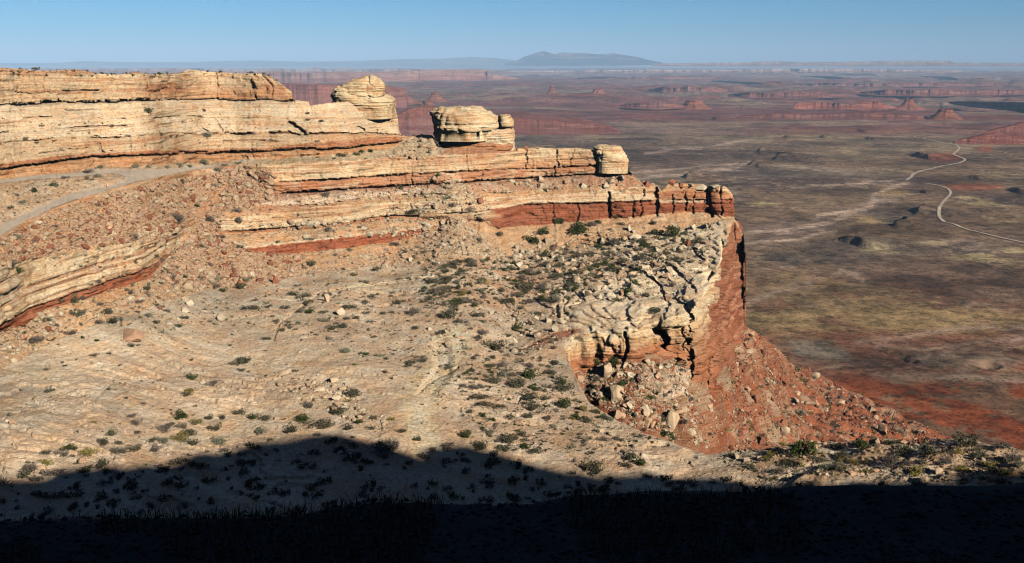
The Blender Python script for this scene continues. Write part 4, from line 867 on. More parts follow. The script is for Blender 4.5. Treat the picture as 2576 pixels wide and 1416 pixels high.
ridge('red_wall', 'banded dark red cliff wall seen in the gap behind the upper rim', 'cliff wall', [(560, 212, 275), (660, 210, 275), (740, 212, 276), (800, 214, 277), (860, 214, 276), (935, 214, 275), (985, 219, 270), (1022, 226, 266), (1026, 240, 264), (1040, 252, 262), (1062, 261, 262)], 0, run=1.1, cliff=.42, depth=2.5, gul=.7, seed=2)
cone_butte('butte', 'broad red butte with a notched crest behind the twin towers', 1095, 257, 34, [(257, 1.0), (250, .62), (243, .38), (239, .30), (234, .26)], seed=1, spires=[(0, 238, 228, 3)])
ridge('mound_mesa', 'big dark red mound mesa between the knob and the split block', 'mesa', [(985, 318, 340), (1000, 288, 341), (1012, 284, 341), (1030, 274, 342), (1062, 268, 342), (1092, 269, 342), (1105, 276, 342), (1118, 285, 341), (1145, 305, 341), (1180, 330, 340)], 0, run=1.5, cliff=.28, depth=.8, gul=.6, col=(0.34, 0.14, 0.10), seed=6)
e = cone_butte('butte', 'small twin red towers standing on the dark mound mesa', 1077, 280, 17, [(276, 1.0), (270, .85), (268, .8), (254, .78)], seed=2, spires=[(8, 256, 249, 3)])
e.scale = (1, 1, 1)
ridge('red_hills', 'low dark red gullied ridge right of the split block', 'ridge', [(1180, 330, 339), (1250, 300, 338), (1290, 297, 338), (1340, 301, 337), (1400, 304, 337), (1440, 309, 337), (1490, 314, 336), (1530, 322, 336), (1560, 333, 336)], 0, run=3.0, cliff=.12, depth=3, gul=.9, col=(0.31, 0.12, 0.085), seed=7)
cone_butte('butte', 'dark red cone butte with a single tall spire', 1388, 244, 32, [(244, 1.0), (239, .66), (234, .40), (230, .24), (227, .2)], seed=3, spires=[(0, 231, 214.5, 6.5)])
cone_butte('butte', 'dark red cone butte with a blunt double top right of the spire butte', 1503, 241, 30, [(241, 1.0), (236, .66), (230, .45), (226, .34), (223, .30)], seed=4, spires=[(-3, 224, 217, 4)])
cone_butte('butte', 'flat topped fluted red butte in the middle of the far valley', 1744, 271, 40, [(271, 1.0), (265, .72), (258, .55), (256, .52), (252.5, .50)], seed=5)
ridge('long_butte', 'long low red butte with a broken crest on the right of the valley', 'butte', [(1984, 273, 274), (1998, 262, 275), (2010, 259, 275), (2080, 258, 275), (2110, 260, 276), (2140, 265, 276), (2160, 258, 276), (2180, 256, 276), (2192, 253, 275), (2206, 257, 275), (2230, 264, 274), (2256, 271, 273)], 0, run=1.6, cliff=.35, depth=1.2, gul=1.0, col=(0.38, 0.14, 0.10), seed=8)
ridge('long_mesa', 'dark stepped scarp slanting across the far red country', 'scarp', [(1790, 203, 205), (1850, 205, 209.5), (1900, 207, 213.5), (1940, 209, 216), (1970, 213, 218)], 0, run=1.0, cliff=.5, depth=1.5, gul=1.2, seed=21, col=(.27, .12, .09))
ridge('red_hills', 'row of small red spurs with dark gullies beyond the flat topped butte', 'hills', [(1630, 226, 229), (1665, 219, 232), (1700, 222, 233), (1730, 217, 234), (1765, 221, 234), (1800, 219, 232), (1830, 226, 229)], 0, run=1.6, cliff=.25, depth=1.5, gul=2.2, seed=22, col=(.29, .12, .09))
ridge('long_mesa', 'low dark scarp near the middle of the far right plain', 'scarp', [(2015, 190.5, 192), (2060, 191, 196), (2100, 192, 200), (2125, 196, 201)], 0, run=1.0, cliff=.5, depth=2, gul=1.2, seed=23, col=(.26, .12, .10))
ridge('long_mesa', 'short dark blue shadowed mesa on the far right plain', 'mesa', [(2312, 191.5, 193), (2350, 192, 197), (2390, 193, 201), (2408, 198, 202)], 0, run=.7, cliff=.6, depth=2, gul=.8, seed=24, col=(.24, .12, .10))
ridge('red_hills', 'long low maroon rise right of the double topped butte', 'hills', [(1560, 264, 270), (1610, 259, 273), (1660, 258, 274), (1700, 262, 273), (1725, 268, 271)], 0, run=2.2, cliff=.15, depth=1.5, gul=1.2, seed=25, col=(.28, .11, .085))
ridge('red_hills', 'broken maroon ridge between the flat butte and the long low butte', 'hills', [(1830, 238, 243), (1880, 233, 246), (1940, 236, 247), (2000, 231, 247), (2070, 235, 246), (2130, 240, 244)], 0, run=2.0, cliff=.3, depth=1.2, gul=1.6, seed=26, col=(.27, .115, .09))
ridge('red_hills', 'faint maroon ridge across the far middle plain', 'hills', [(1450, 196, 199), (1520, 193, 201), (1600, 195, 202), (1680, 193, 202), (1760, 195, 200), (1800, 198, 199)], 0, run=1.6, cliff=.4, depth=1.5, gul=1.4, seed=27, col=(.28, .13, .10))
ridge('red_hills', 'low maroon hills behind the castle shaped butte', 'hills', [(2160, 232, 237), (2230, 226, 240), (2300, 228, 241), (2360, 224, 241), (2430, 229, 240), (2520, 226, 239), (2640, 229, 238)], 0, run=2.0, cliff=.3, depth=1.5, gul=1.8, seed=28, col=(.27, .115, .09))
ridge('long_mesa', 'thin maroon bench line along the far right country', 'scarp', [(1980, 212, 215), (2080, 209, 217), (2200, 211, 218), (2330, 208, 218), (2450, 211, 217), (2620, 210, 216)], 0, run=1.4, cliff=.5, depth=1.5, gul=1.6, seed=29, col=(.27, .12, .10))
ridge('red_hills', 'dark red badland rise below the long low butte', 'hills', [(1860, 292, 300), (1950, 286, 303), (2060, 288, 304), (2180, 284, 304), (2300, 290, 302), (2360, 298, 301)], 0, run=3.5, cliff=.1, depth=1.5, gul=1.2, seed=30, col=(.27, .11, .085))
cone_butte('butte', 'small castle shaped red butte at the end of the long low butte', 2285, 270, 33, [(270, 1.0), (264, .6), (259, .42), (256, .34), (250, .30)], seed=6, spires=[(-6, 254, 247, 4), (5, 254, 248, 4)])
cone_butte('butte', 'wide red butte with a ragged flat top near the right edge of the valley', 2376, 303, 52, [(303, 1.0), (294, .68), (286, .47), (282, .36), (275, .33)], seed=7, spires=[(-8, 277, 272, 5), (7, 277, 273, 5)])
ridge('dark_mesa', 'long dark mesa with its cliff in shade at the far right of the valley', 'mesa', [(2384, 257, 259), (2400, 255, 263), (2440, 255, 268), (2490, 256, 272), (2540, 257, 277), (2600, 258, 284), (2700, 260, 296)], 0, run=.8, cliff=.5, depth=.8, gul=2.6, seed=9)
ridge('red_hills', 'rounded dark red hills by the right edge below the ragged butte', 'hills', [(2400, 356, 361), (2440, 347, 363), (2470, 341, 364), (2500, 337, 364), (2530, 342, 364), (2575, 343, 364), (2660, 350, 364)], 0, run=2.6, cliff=.1, depth=1.2, gul=.9, col=(0.35, 0.12, 0.08), seed=10)
ridge('red_hills', 'darker red hill rising behind the rounded hills at the right edge', 'hills', [(2470, 336, 341), (2500, 326, 342), (2530, 320, 343), (2560, 312, 344), (2600, 308, 345), (2700, 310, 346)], 0, run=2.0, cliff=.15, depth=1.5, gul=.8, col=(0.33, 0.12, 0.08), seed=11)

# ------------------------------------------------------------------ the hillside the viewer stands on; its crest shades the foreground
EDGE = [(-260, 1222), (0, 1205), (110, 1196), (180, 1180), (240, 1172), (320, 1181), (400, 1168), (500, 1142), (600, 1128), (690, 1108), (780, 1098), (850, 1086), (868, 1104), (885, 1120), (920, 1136), (960, 1150), (1045, 1162), (1060, 1134), (1100, 1122), (1160, 1114), (1230, 1136), (1300, 1168), (1370, 1186), (1450, 1194), (1540, 1196), (1640, 1190), (1750, 1206), (1870, 1222), (2000, 1240), (2090, 1224), (2160, 1214), (2300, 1213), (2400, 1200), (2500, 1190), (2575, 1186), (2760, 1165)]
crest = []
for u_ in np.arange(-260, 2760, 7.0):
    v_ = float(interp(EDGE, u_)); p_ = unproj(u_, v_, float(bench2_Y(np.array(u_), np.array(v_)))); 
    s_ = (p_[1] + 42.0 + 6 * math.sin(u_ / 170.0)) / -SUN[1] * math.cos(SUN_EL)
    crest.append(p_ + SUN / math.cos(SUN_EL) * s_)
crest = np.array(crest)
c0, c1 = crest[0], crest[-1]
ext0 = np.array([(c0[0] - 8.0 * i, c0[1] + 0.3 * i, c0[2] + 0.25 * i) for i in range(48, 0, -1)])
ext1 = np.array([(c1[0] + 8.0 * i, c1[1] - 1.5 * i, c1[2] + 1.0 * i) for i in range(1, 60)])
crest = np.concatenate([ext0, crest, ext1])

# body of the hillside: from the crest down to the viewer's feet and to the bench, and on behind the crest
cr = crest; nC = len(cr)
foot = np.zeros_like(cr)
tt = np.linspace(0, 1, nC)
out = np.stack([cr[:, 0], cr[:, 1]], 1)
jag = 9.0 * fbm(np.arange(nC) / 9.0, np.zeros(nC), o=5, seed=200, gain=.6)
rows = []
for t in np.linspace(0, 1, 40):                             # crest -> in towards the viewer
    q = cr.copy(); q[:, :2] = cr[:, :2] * (1 - 0.93 * t)
    zf = -2.2 - 0.0 * t
    q[:, 2] = lerp(cr[:, 2] + 0.3 * jag, np.minimum(zf, 0) - 1.5 * (1 - t), 1 - (1 - t) ** 3.0) + np.sin(t * np.pi) * 4 * fbm(q[:, 0] / 18, q[:, 1] / 18, None, 5, seed=201)
    rows.append(q)
back = []
for t in np.linspace(1, 0.06, 12):
    q = cr.copy(); q[:, :2] = cr[:, :2] * (1 + 0.8 * t); q[:, 2] = cr[:, 2] * (1 - 0.5 * t) - 30 * t ** 2 + 4 * fbm(q[:, 0] / 30, q[:, 1] / 30, None, 4, seed=202) * t - 40 * t
    back.append(q)
HP = np.array(back + rows)
hc = np.broadcast_to(np.array((0.40, 0.27, 0.18)), HP.shape).copy(); hc = mix3(hc, TAN, sstep(0, .3, fbm(HP[..., 0] / 20, HP[..., 1] / 20, HP[..., 2] / 6, 4, seed=203)))
hill = grid_mesh('hillside', HP, MAT['rock'], hc)
tag(hill, 'steep rocky mesa side behind the viewpoint that throws the foreground into shade', 'hillside', kind='structure')
# the verge at the viewer's feet
gx = np.linspace(-22, 22, 260); gy = np.concatenate([np.linspace(-9, 1.5, 20), np.linspace(1.7, 9, 120), np.linspace(9.3, 150, 50)])
GX, GY = np.meshgrid(gx, gy); GX = GX * np.maximum(1, GY / 9.0 * 0.8)
def verge_h(X, Y):
    e = 4.0 + 0.16 * vnoise(X / 1.1, X * 0, None, seed=212) + 0.08 * fbm(X / 0.35, X * 0, None, 4, seed=210) + 0.04 * np.abs(X)
    z = -1.90 + 0.05 * fbm(X / 1.1, Y / 1.1, None, 4, seed=211) + 0.02 * X
    return z - np.where(Y > e, (Y - e) * 0.74, 0)
GZ = verge_h(GX, GY)
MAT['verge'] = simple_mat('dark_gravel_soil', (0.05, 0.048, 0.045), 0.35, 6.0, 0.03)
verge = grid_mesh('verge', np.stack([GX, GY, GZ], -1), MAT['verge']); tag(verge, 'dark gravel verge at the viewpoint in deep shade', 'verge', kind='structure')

# ------------------------------------------------------------------ haze
hm = bpy.data.materials.new('haze'); hm.use_nodes = True; ht = hm.node_tree; ht.nodes.clear()
pv = ht.nodes.new('ShaderNodeVolumePrincipled'); pv.inputs['Color'].default_value = (0.44, 0.66, 0.96, 1); pv.inputs['Density'].default_value = 2.3e-5
pv.inputs['Anisotropy'].default_value = -0.2
ho = ht.nodes.new('ShaderNodeOutputMaterial'); ht.links.new(pv.outputs[0], ho.inputs['Volume'])
def box(name, a, b_, mat):
    x0, y0, z0 = a; x1, y1, z1 = b_
    V = np.array([(x, y, z) for z in (z0, z1) for y in (y0, y1) for x in (x0, x1)], float)
    Q = np.array([(0, 2, 3, 1), (4, 5, 7, 6), (0, 1, 5, 4), (1, 3, 7, 5), (3, 2, 6, 7), (2, 0, 4, 6)])
    return tri_mesh(name, V, Q, mat)
hz = box('haze', (-260000, -3000, -460), (260000, 190000, 1700), hm)
tag(hz, 'pale blue air that fades the far valley and the mountains', 'haze', kind='stuff')

# ------------------------------------------------------------------ stones
def ico(n):
    t = (1 + 5 ** .5) / 2
    V = [(-1, t, 0), (1, t, 0), (-1, -t, 0), (1, -t, 0), (0, -1, t), (0, 1, t), (0, -1, -t), (0, 1, -t), (t, 0, -1), (t, 0, 1), (-t, 0, -1), (-t, 0, 1)]
    T = [(0,11,5),(0,5,1),(0,1,7),(0,7,10),(0,10,11),(1,5,9),(5,11,4),(11,10,2),(10,7,6),(7,1,8),(3,9,4),(3,4,2),(3,2,6),(3,6,8),(3,8,9),(4,9,5),(2,4,11),(6,2,10),(8,6,7),(9,8,1)]
    V = [np.array(v) / np.linalg.norm(v) for v in V]
    for _ in range(n):
        cache = {}; T2 = []
        def mid(a, b_):
            k_ = (min(a, b_), max(a, b_))
            if k_ not in cache:
                m_ = V[a] + V[b_]; V.append(m_ / np.linalg.norm(m_)); cache[k_] = len(V) - 1
            return cache[k_]
        for a, b_, c in T:
            x, y, z = mid(a, b_), mid(b_, c), mid(c, a); T2 += [(a, x, z), (b_, y, x), (c, z, y), (x, y, z)]
        T = T2
    return np.array(V), np.array(T)
ICO1, ICO2, ICO3 = ico(1), ico(2), ico(3)
def cut_rock(base, rg, ncut=9, flat=1.0, rough=0.04):
    V = base[0] * np.array([1, rg.uniform(.7, 1.1), rg.uniform(.55, .95) * flat])
    for _ in range(ncut):
        n = rg.normal(size=3); n /= np.linalg.norm(n); d = rg.uniform(.34, .66) * (0.6 + 0.4 * flat)
        s = V @ n - d; V = V - np.maximum(s, 0)[:, None] * n[None] * 0.96
    V = V + rough * fbm(V[:, 0] * 2.2, V[:, 1] * 2.2, V[:, 2] * 5, 4, seed=int(rg.integers(999)))[:, None] * V
    V[:, :2] /= np.abs(V[:, :2]).max() ; return V
ROCKM = {}
for kd, mt in (('tan', 'stone_tan'), ('cream', 'stone_cream'), ('orange', 'stone_orange'), ('red', 'stone_red')):
    ROCKM[kd] = []
    for s_ in range(6):
        V = cut_rock(ICO3, np.random.default_rng(s_ * 7 + len(kd)), 13, 1.0, 0.07)
        me = tri_mesh('boulder', V, ICO3[1], MAT[mt], smooth=False, link=False); me['hh'] = float(V[:, 2].max()); ROCKM[kd].append(me)
def zone(u, v):
    b_ = band_at(u, v)
    if v > SEAM(np.array(float(u))):
        if u > 1780: return 'on the near ridge at the right edge'
        if v > float(interp(EDGE, u)) - 45: return 'just above the shade line on the near slickrock' if v < float(interp(EDGE, u)) else 'in the deep shade of the near slickrock'
        return 'on the open near slickrock' if u < 900 else 'on the pale gullied slickrock in the middle'
    if b_ in (0, 1, 2, 3): return 'on the pale ledges of the upper wall' if b_ else 'on the skyline of the upper rim'
    if b_ in (4, 5, 6):
        return 'beside the dirt road below the upper wall' if u < 640 else 'on the sandy saddle left of the split block'
    if b_ in (7, 8, 9, 10): return 'on the debris under the middle red ledge'
    if u < 420 and b_ < 15: return 'on the rubble slope between road and lower left cliff' if b_ < 11 else 'on the lower left cliff'
    if u < 760 and b_ < 16 and v < 720: return 'in the orange rubble chute below the road'
    if b_ in (11, 12, 13, 14): return 'on the stepped ledges below the middle cliff'
    if b_ == 15: return 'on the rubble apron at the foot of the ledges'
    if b_ == 16:
        if u > 1380: return 'among the white domes of the far bench rim'
        if u > 1060 and v < 830: return 'in the scrubby flat in the middle of the bench'
        if u < 420: return 'on the grey sand flat below the lower left cliff'
        return 'on the open bench beyond the slickrock'
    if b_ == 17: return 'on the cliffed rim of the bench'
    return 'in the boulder pile below the alcove' if u < 1760 else 'on the red talus under the nose'
def px2m(p): return (p[1] * math.cos(PITCH) - p[2] * math.sin(PITCH)) / F
placed = []
def boulder(u, v, w, kd='tan', hf=0.62, label=None, tilt=0.25, wide=1.0):
    p = on1(u, v); s_ = px2m(p) * w / 2
    me = random.choice(ROCKM[kd]); o = bpy.data.objects.new('boulder', me); COL.objects.link(o)
    hz_ = 0.8 * hf * s_ / me['hh']
    o.location = (p[0], p[1], p[2] + hz_ * me['hh'] * .35); o.scale = (s_, s_ * .85 * wide, hz_ * 1.15)
    o.rotation_euler = (random.uniform(-tilt, tilt), random.uniform(-tilt, tilt), random.uniform(0, 6.28) if wide == 1.0 else 0)
    sz = 'huge' if w > 34 else 'large' if w > 18 else 'middling' if w > 9 else 'small'
    tint = {'tan': 'tan', 'cream': 'pale cream', 'orange': 'orange brown', 'red': 'dark red'}[kd]
    tag(o, label or '%s %s angular boulder %s' % (sz, tint, zone(u, v)), 'boulder', 'boulders strewn over the mesa')
    placed.append((u, v, w)); return o
BL = [(331, 846, 74, 'orange', .26, 'largest flat topped boulder lying on the grey sand flat below the cliff', 1.3), (420, 800, 40, 'tan', .5, 'flat tan boulder behind the big slab on the sand', 1),
 (473, 769, 26, 'cream', .8, 'round pale boulder perched on others right of the sand flat', 1), (465, 783, 32, 'cream', .5, 'low cream boulder under the round pale one', 1), (513, 786, 20, 'cream', .5, None, 1),
 (468, 727, 44, 'tan', .7, 'big tilted tan boulder at the toe of the rubble chute', 1), (560, 805, 32, 'cream', .7, 'cracked pale boulder pair alone on the open bench', 1), (689, 714, 22, 'red', 1.5, 'upright red boulder casting a shadow left on the bench', 1),
 (822, 764, 22, 'tan', 1.5, 'leaning tan slab boulder standing among dark shrubs', 1), (854, 790, 30, 'cream', .9, 'squat pale boulder right of the leaning slab', 1), (678, 666, 15, 'red', .9, None, 1), (605, 700, 18, 'orange', .8, None, 1), (731, 696, 16, 'orange', .8, None, 1),
 (402, 776, 22, 'red', .7, 'red boulder at the edge of the sand flat', 1), (1526, 943, 58, 'tan', .8, 'broad tan boulder at the top of the alcove boulder pile', 1), (1549, 1008, 42, 'tan', 1.5, 'tall wedge shaped tan boulder with a black shadow on its left', 1),
 (1688, 1064, 48, 'tan', 1.1, 'large blocky tan boulder low in the alcove boulder pile', 1), (1661, 988, 30, 'cream', .7, None, 1), (1812, 1047, 38, 'red', .8, 'big rounded red boulder on the talus above the near ridge', 1), (1760, 1041, 28, 'cream', .5, 'pale slab boulder left of the rounded red one', 1),
 (1558, 1052, 38, 'orange', .7, 'brown boulder below the tall wedge boulder', 1), (1640, 1055, 22, 'orange', 1, None, 1), (1615, 988, 22, 'red', .6, None, 1), (1600, 1050, 24, 'tan', .8, None, 1), (1530, 985, 30, 'orange', .7, None, 1), (1575, 925, 26, 'cream', .7, None, 1), (1620, 1030, 26, 'cream', .7, None, 1), (1590, 1020, 24, 'orange', .7, None, 1), (1700, 1040, 18, 'tan', .8, None, 1), (1510, 1000, 20, 'cream', .8, None, 1), (1660, 925, 20, 'cream', .8, None, 1), (1640, 915, 16, 'cream', .8, None, 1),
 (1938, 912, 15, 'cream', .7, 'small white boulder high on the red talus skyline side', 1), (2055, 1018, 30, 'orange', 1.0, 'large brown boulder above a white one on the red talus', 1), (2076, 1033, 18, 'cream', .9, 'white boulder just right of the large brown talus boulder', 1), (2113, 983, 20, 'red', 1.0, None, 1), (2148, 996, 27, 'orange', .6, None, 1), (2204, 1003, 24, 'tan', .5, None, 1), (2036, 1068, 32, 'red', .6, 'long dark red slab low on the talus', 1), (2118, 1054, 22, 'orange', 1.0, None, 1), (2216, 1092, 42, 'orange', .9, 'biggest brown boulder resting behind the near ridge', 1), (2180, 1085, 22, 'red', .9, None, 1), (2150, 1085, 16, 'red', .8, None, 1), (2260, 1092, 18, 'red', .8, None, 1),
 (980, 398, 16, 'tan', .7, None, 1), (1033, 394, 16, 'orange', .7, None, 1), (1002, 401, 11, 'red', .7, None, 1), (1058, 371, 16, 'red', .7, None, 1), (1045, 382, 12, 'orange', .7, None, 1), (1075, 375, 10, 'red', .7, None, 1),
 (1690, 462, 20, 'red', 1.0, 'tilted red boulder on the far nose skyline', 1), (1712, 468, 24, 'red', .7, None, 1), (1736, 467, 20, 'cream', .6, None, 1), (1762, 472, 34, 'cream', .6, 'white boulder at the gap in the nose skyline', 1), (1798, 470, 30, 'cream', .4, 'flat white cap slabs on the last tower of the nose', 1), (1626, 468, 22, 'red', .9, 'red boulder at the corner of the upper nose step', 1), (1322, 370, 12, 'red', .8, None, 1), (1350, 372, 12, 'orange', .7, None, 1),
 (1592, 603, 46, 'cream', .6, 'big smooth cream boulder among junipers on the far bench', 1), (1404, 619, 38, 'orange', .7, 'round orange stained boulder above the cream rubble', 1), (1582, 582, 14, 'cream', 1.8, None, 1), (1729, 619, 20, 'red', 1.1, 'red cube boulder on the white domes', 1), (1742, 582, 30, 'cream', .8, None, 1), (1700, 575, 18, 'cream', 1.0, None, 1),
 (1312, 632, 22, 'cream', .8, None, 1), (1330, 640, 20, 'cream', .8, None, 1), (1345, 650, 18, 'cream', .8, None, 1), (1362, 635, 18, 'cream', .9, None, 1), (1298, 644, 16, 'cream', .8, None, 1), (1385, 648, 20, 'red', .7, None, 1),
 (836, 962, 32, 'tan', .6, 'rounded boulder at the top of the slickrock rock pile', 1), (800, 988, 34, 'cream', .45, 'broad low boulder in the slickrock rock pile', 1), (845, 1008, 26, 'cream', .6, None, 1), (862, 985, 20, 'tan', .6, None, 1), (815, 1004, 18, 'tan', .5, None, 1), (875, 1000, 16, 'cream', .5, None, 1), (30, 1070, 28, 'orange', .6, 'single brown boulder at the left edge on the slickrock', 1), (18, 1064, 16, 'cream', .6, None, 1),
 (1118, 838, 20, 'cream', .7, None, 1), (1080, 830, 20, 'cream', .7, None, 1), (1105, 850, 22, 'cream', .6, None, 1), (1160, 850, 22, 'orange', .4, None, 1), (1205, 505, 26, 'red', .5, 'long dark red boulder right of the scree cone', 1), (1165, 660, 20, 'cream', .6, None, 1), (1290, 860, 32, 'cream', .6, 'pale boulder at the lower end of the red wash', 1),
 (120, 830, 20, 'red', .8, None, 1), (60, 850, 24, 'red', .8, None, 1), (35, 870, 22, 'orange', .8, None, 1), (90, 875, 18, 'cream', .7, None, 1), (50, 905, 18, 'orange', .7, None, 1), (150, 790, 22, 'cream', .6, None, 1), (270, 570, 34, 'orange', .6, 'biggest orange boulder on the rubble slope under the road', 1), (95, 560, 22, 'cream', .5, None, 1), (190, 550, 18, 'orange', .7, None, 1), (372, 575, 22, 'red', .7, None, 1), (395, 582, 18, 'red', 1.0, None, 1), (1370, 960, 4, 'tan', .5, None, 1)]
for (u, v, w, kd, hf, lb, wd) in BL: boulder(u, v, w, kd, hf, lb, wide=wd)
# where loose stones lie, and how thickly
SC = [([(395, 700), (600, 425), (680, 425), (702, 500), (560, 535), (545, 590), (610, 628), (770, 650), (700, 715), (560, 730)], 3.2, 'o'), ([(0, 600), (140, 530), (270, 490), (380, 462), (560, 430), (600, 430), (420, 600), (200, 625), (0, 670)], 3.0, 'o'),
      ([(380, 700), (450, 600), (560, 680), (480, 760), (300, 790), (200, 820)], 1.6, 'm'), ([(0, 840), (130, 780), (160, 830), (60, 900), (0, 930)], 2.4, 'm'), ([(540, 700), (1240, 585), (1270, 640), (1150, 665), (700, 705)], 1.6, 'm'),
      ([(1040, 590), (1150, 545), (1280, 640), (1100, 640)], 2.6, 'm'), ([(960, 540), (1060, 450), (1130, 440), (1230, 500), (1230, 530)], 1.1, 'm'), ([(940, 400), (1050, 345), (1100, 345), (1110, 375), (1050, 400)], 1.4, 'm'),
      ([(700, 490), (1250, 460), (1600, 440), (1650, 465), (1250, 485), (1100, 500), (700, 520)], 1.0, 'm'), ([(1300, 600), (1800, 560), (1790, 640), (1720, 760), (1400, 760), (1200, 700)], 1.0, 'c'), ([(1290, 620), (1380, 630), (1370, 655), (1290, 652)], 3.5, 'c'),
      ([(1440, 935), (1720, 900), (1780, 1000), (1780, 1140), (1560, 1058), (1480, 1000)], 1.8, 'm'), ([(1780, 1000), (1870, 830), (1980, 910), (2100, 980), (2300, 1070), (2400, 1110), (1780, 1140)], 1.9, 'r'), ([(740, 960), (880, 950), (900, 1010), (1000, 1060), (960, 1090), (840, 1040), (740, 1000)], 1.6, 'c'),
      ([(300, 780), (900, 690), (1300, 740), (1400, 830), (1100, 900), (800, 800), (300, 900)], 0.22, 'm'), ([(0, 1000), (900, 850), (1400, 880), (1500, 1020), (1700, 1100), (1300, 1150), (0, 1180)], 0.05, 'c'), ([(1800, 1150), (2575, 1120), (2575, 1200), (1900, 1215)], .5, 'm'), ([(640, 560), (1200, 540), (1240, 560), (1080, 590), (760, 600)], 1.0, 'm'), ([(1230, 790), (1420, 760), (1430, 860), (1300, 900)], 0.9, 'c')]
def area(pts): return abs(sum(pts[i][0] * pts[(i + 1) % len(pts)][1] - pts[(i + 1) % len(pts)][0] * pts[i][1] for i in range(len(pts)))) / 2
def pick(pts):
    xs = [p_[0] for p_ in pts]; ys = [p_[1] for p_ in pts]
    while True:
        u, v = random.uniform(min(xs), max(xs)), random.uniform(min(ys), max(ys))
        if bool(inside(np.array(u), np.array(v), pts)): return u, v
KM = {'o': ('orange', 'orange', 'orange', 'tan', 'red'), 'm': ('tan', 'orange', 'cream', 'tan', 'orange'), 'c': ('cream', 'cream', 'tan', 'tan', 'orange'), 'r': ('red', 'red', 'red', 'red', 'red', 'orange', 'orange', 'tan')}
cand = []
for pts, den, km in SC:
    for _ in range(int(area(pts) * den / 18.0)):
        u, v = pick(pts); w = 1.6 + 1.9 * random.paretovariate(1.9) - .5; w = min(w, 24)
        if pmask(np.array(u), np.array(v), ROAD, 3) > .2: continue
        cand.append((w, u, v, random.choice(KM[km])))
cand.sort(reverse=True)
nb_ = 300 - len(BL)
for (w, u, v, kd) in cand[:nb_]: boulder(u, v, w * 1.1, kd, random.uniform(.5, .9))
def scatter_mesh(name, items, protos, mats, label, cat='', kind='stuff'):
    Vs, Ts, Ms = [], [], []; off = 0
    for (p_, sx, sy, sz, rz, pi, mi) in items:
        V, T = protos[pi]; c, s_ = math.cos(rz), math.sin(rz)
        W = V * (sx, sy, sz); W = np.stack([W[:, 0] * c - W[:, 1] * s_, W[:, 0] * s_ + W[:, 1] * c, W[:, 2]], 1) + p_
        Vs.append(W); Ts.append(T + off); Ms.append(np.full(len(T), mi)); off += len(V)
    o = tri_mesh(name, np.concatenate(Vs), np.concatenate(Ts), mats[0])
    for m_ in mats[1:]: o.data.materials.append(m_)
    o.data.polygons.foreach_set('material_index', np.concatenate(Ms).astype(np.int32)); tag(o, label, cat or name, kind=kind); return o
pr = [(cut_rock(ICO1, np.random.default_rng(s_), 7, .9, 0.0), ICO1[1]) for s_ in range(8)]
kmi = {'tan': 0, 'cream': 1, 'orange': 2, 'red': 3}
it = []
for (w, u, v, kd) in cand[nb_:]:
    p_ = on1(u, v); s_ = px2m(p_) * w / 2; it.append((p_, s_, s_ * .85, s_ * random.uniform(.7, 1.2), random.uniform(0, 6), random.randrange(8), kmi[kd]))
print('rubble pieces', len(it))
scatter_mesh('rubble', it, pr, [MAT['stone_tan'], MAT['stone_cream'], MAT['stone_orange'], MAT['stone_red']], 'loose orange and tan rubble covering the debris slopes', 'rubble')

# ------------------------------------------------------------------ shrubs
MAT['juniper'] = simple_mat('juniper_green', (0.050, 0.066, 0.022), 0.4, 1.5, rnd=.15)
MAT['scrub'] = simple_mat('dark_scrub', (0.075, 0.072, 0.045), 0.4, 1.5, rnd=.2)
MAT['sage'] = simple_mat('grey_green_sage', (0.150, 0.155, 0.105), 0.35, 1.5, rnd=.15)
MAT['dead'] = simple_mat('bare_grey_brush', (0.150, 0.125, 0.105), 0.3, 1.5, rnd=.15)
MAT['yellow'] = simple_mat('yellow_green_brush', (0.20, 0.165, 0.050), 0.35, 1.5, rnd=.15)
MAT['wood'] = simple_mat('grey_wood', (0.14, 0.11, 0.085), 0.3, 3.0)
def foliage(rg, n, lumps, leaf, hgt=.62, spiky=0.0):
    C = rg.uniform(-1, 1, (lumps, 3)) * (.62, .62, .30 * hgt); C[:, 2] += hgt * .5; rad = rg.uniform(.28, .52, lumps)
    C[0] = (0, 0, hgt * .5); rad[0] = .55
    i = rg.integers(0, lumps, n); d = rg.normal(size=(n, 3)); d /= np.linalg.norm(d, axis=1, keepdims=True)
    c = C[i] + d * (rad[i] * rg.uniform(.45, 1.0, n) ** .5)[:, None] * (1, 1, hgt); c[:, 2] = np.maximum(c[:, 2], rg.uniform(.02, .15, n))
    a = rg.normal(size=(n, 3)); a /= np.linalg.norm(a, axis=1, keepdims=True)
    if spiky: a = a * (1 - spiky) + d * spiky + np.array([0, 0, .5]) * spiky; a /= np.linalg.norm(a, axis=1, keepdims=True)
    b_ = np.cross(a, rg.normal(size=(n, 3))); b_ /= np.linalg.norm(b_, axis=1, keepdims=True)
    s_ = leaf * rg.uniform(.6, 1.4, (n, 1)); wd = (.75 - .55 * spiky)
    V = np.stack([c - a * s_ - b_ * s_ * wd * .6, c - a * s_ * .6 + b_ * s_ * wd, c + a * s_ * (1 + spiky)], 1).reshape(-1, 3)
    return V, np.arange(3 * n).reshape(-1, 3)
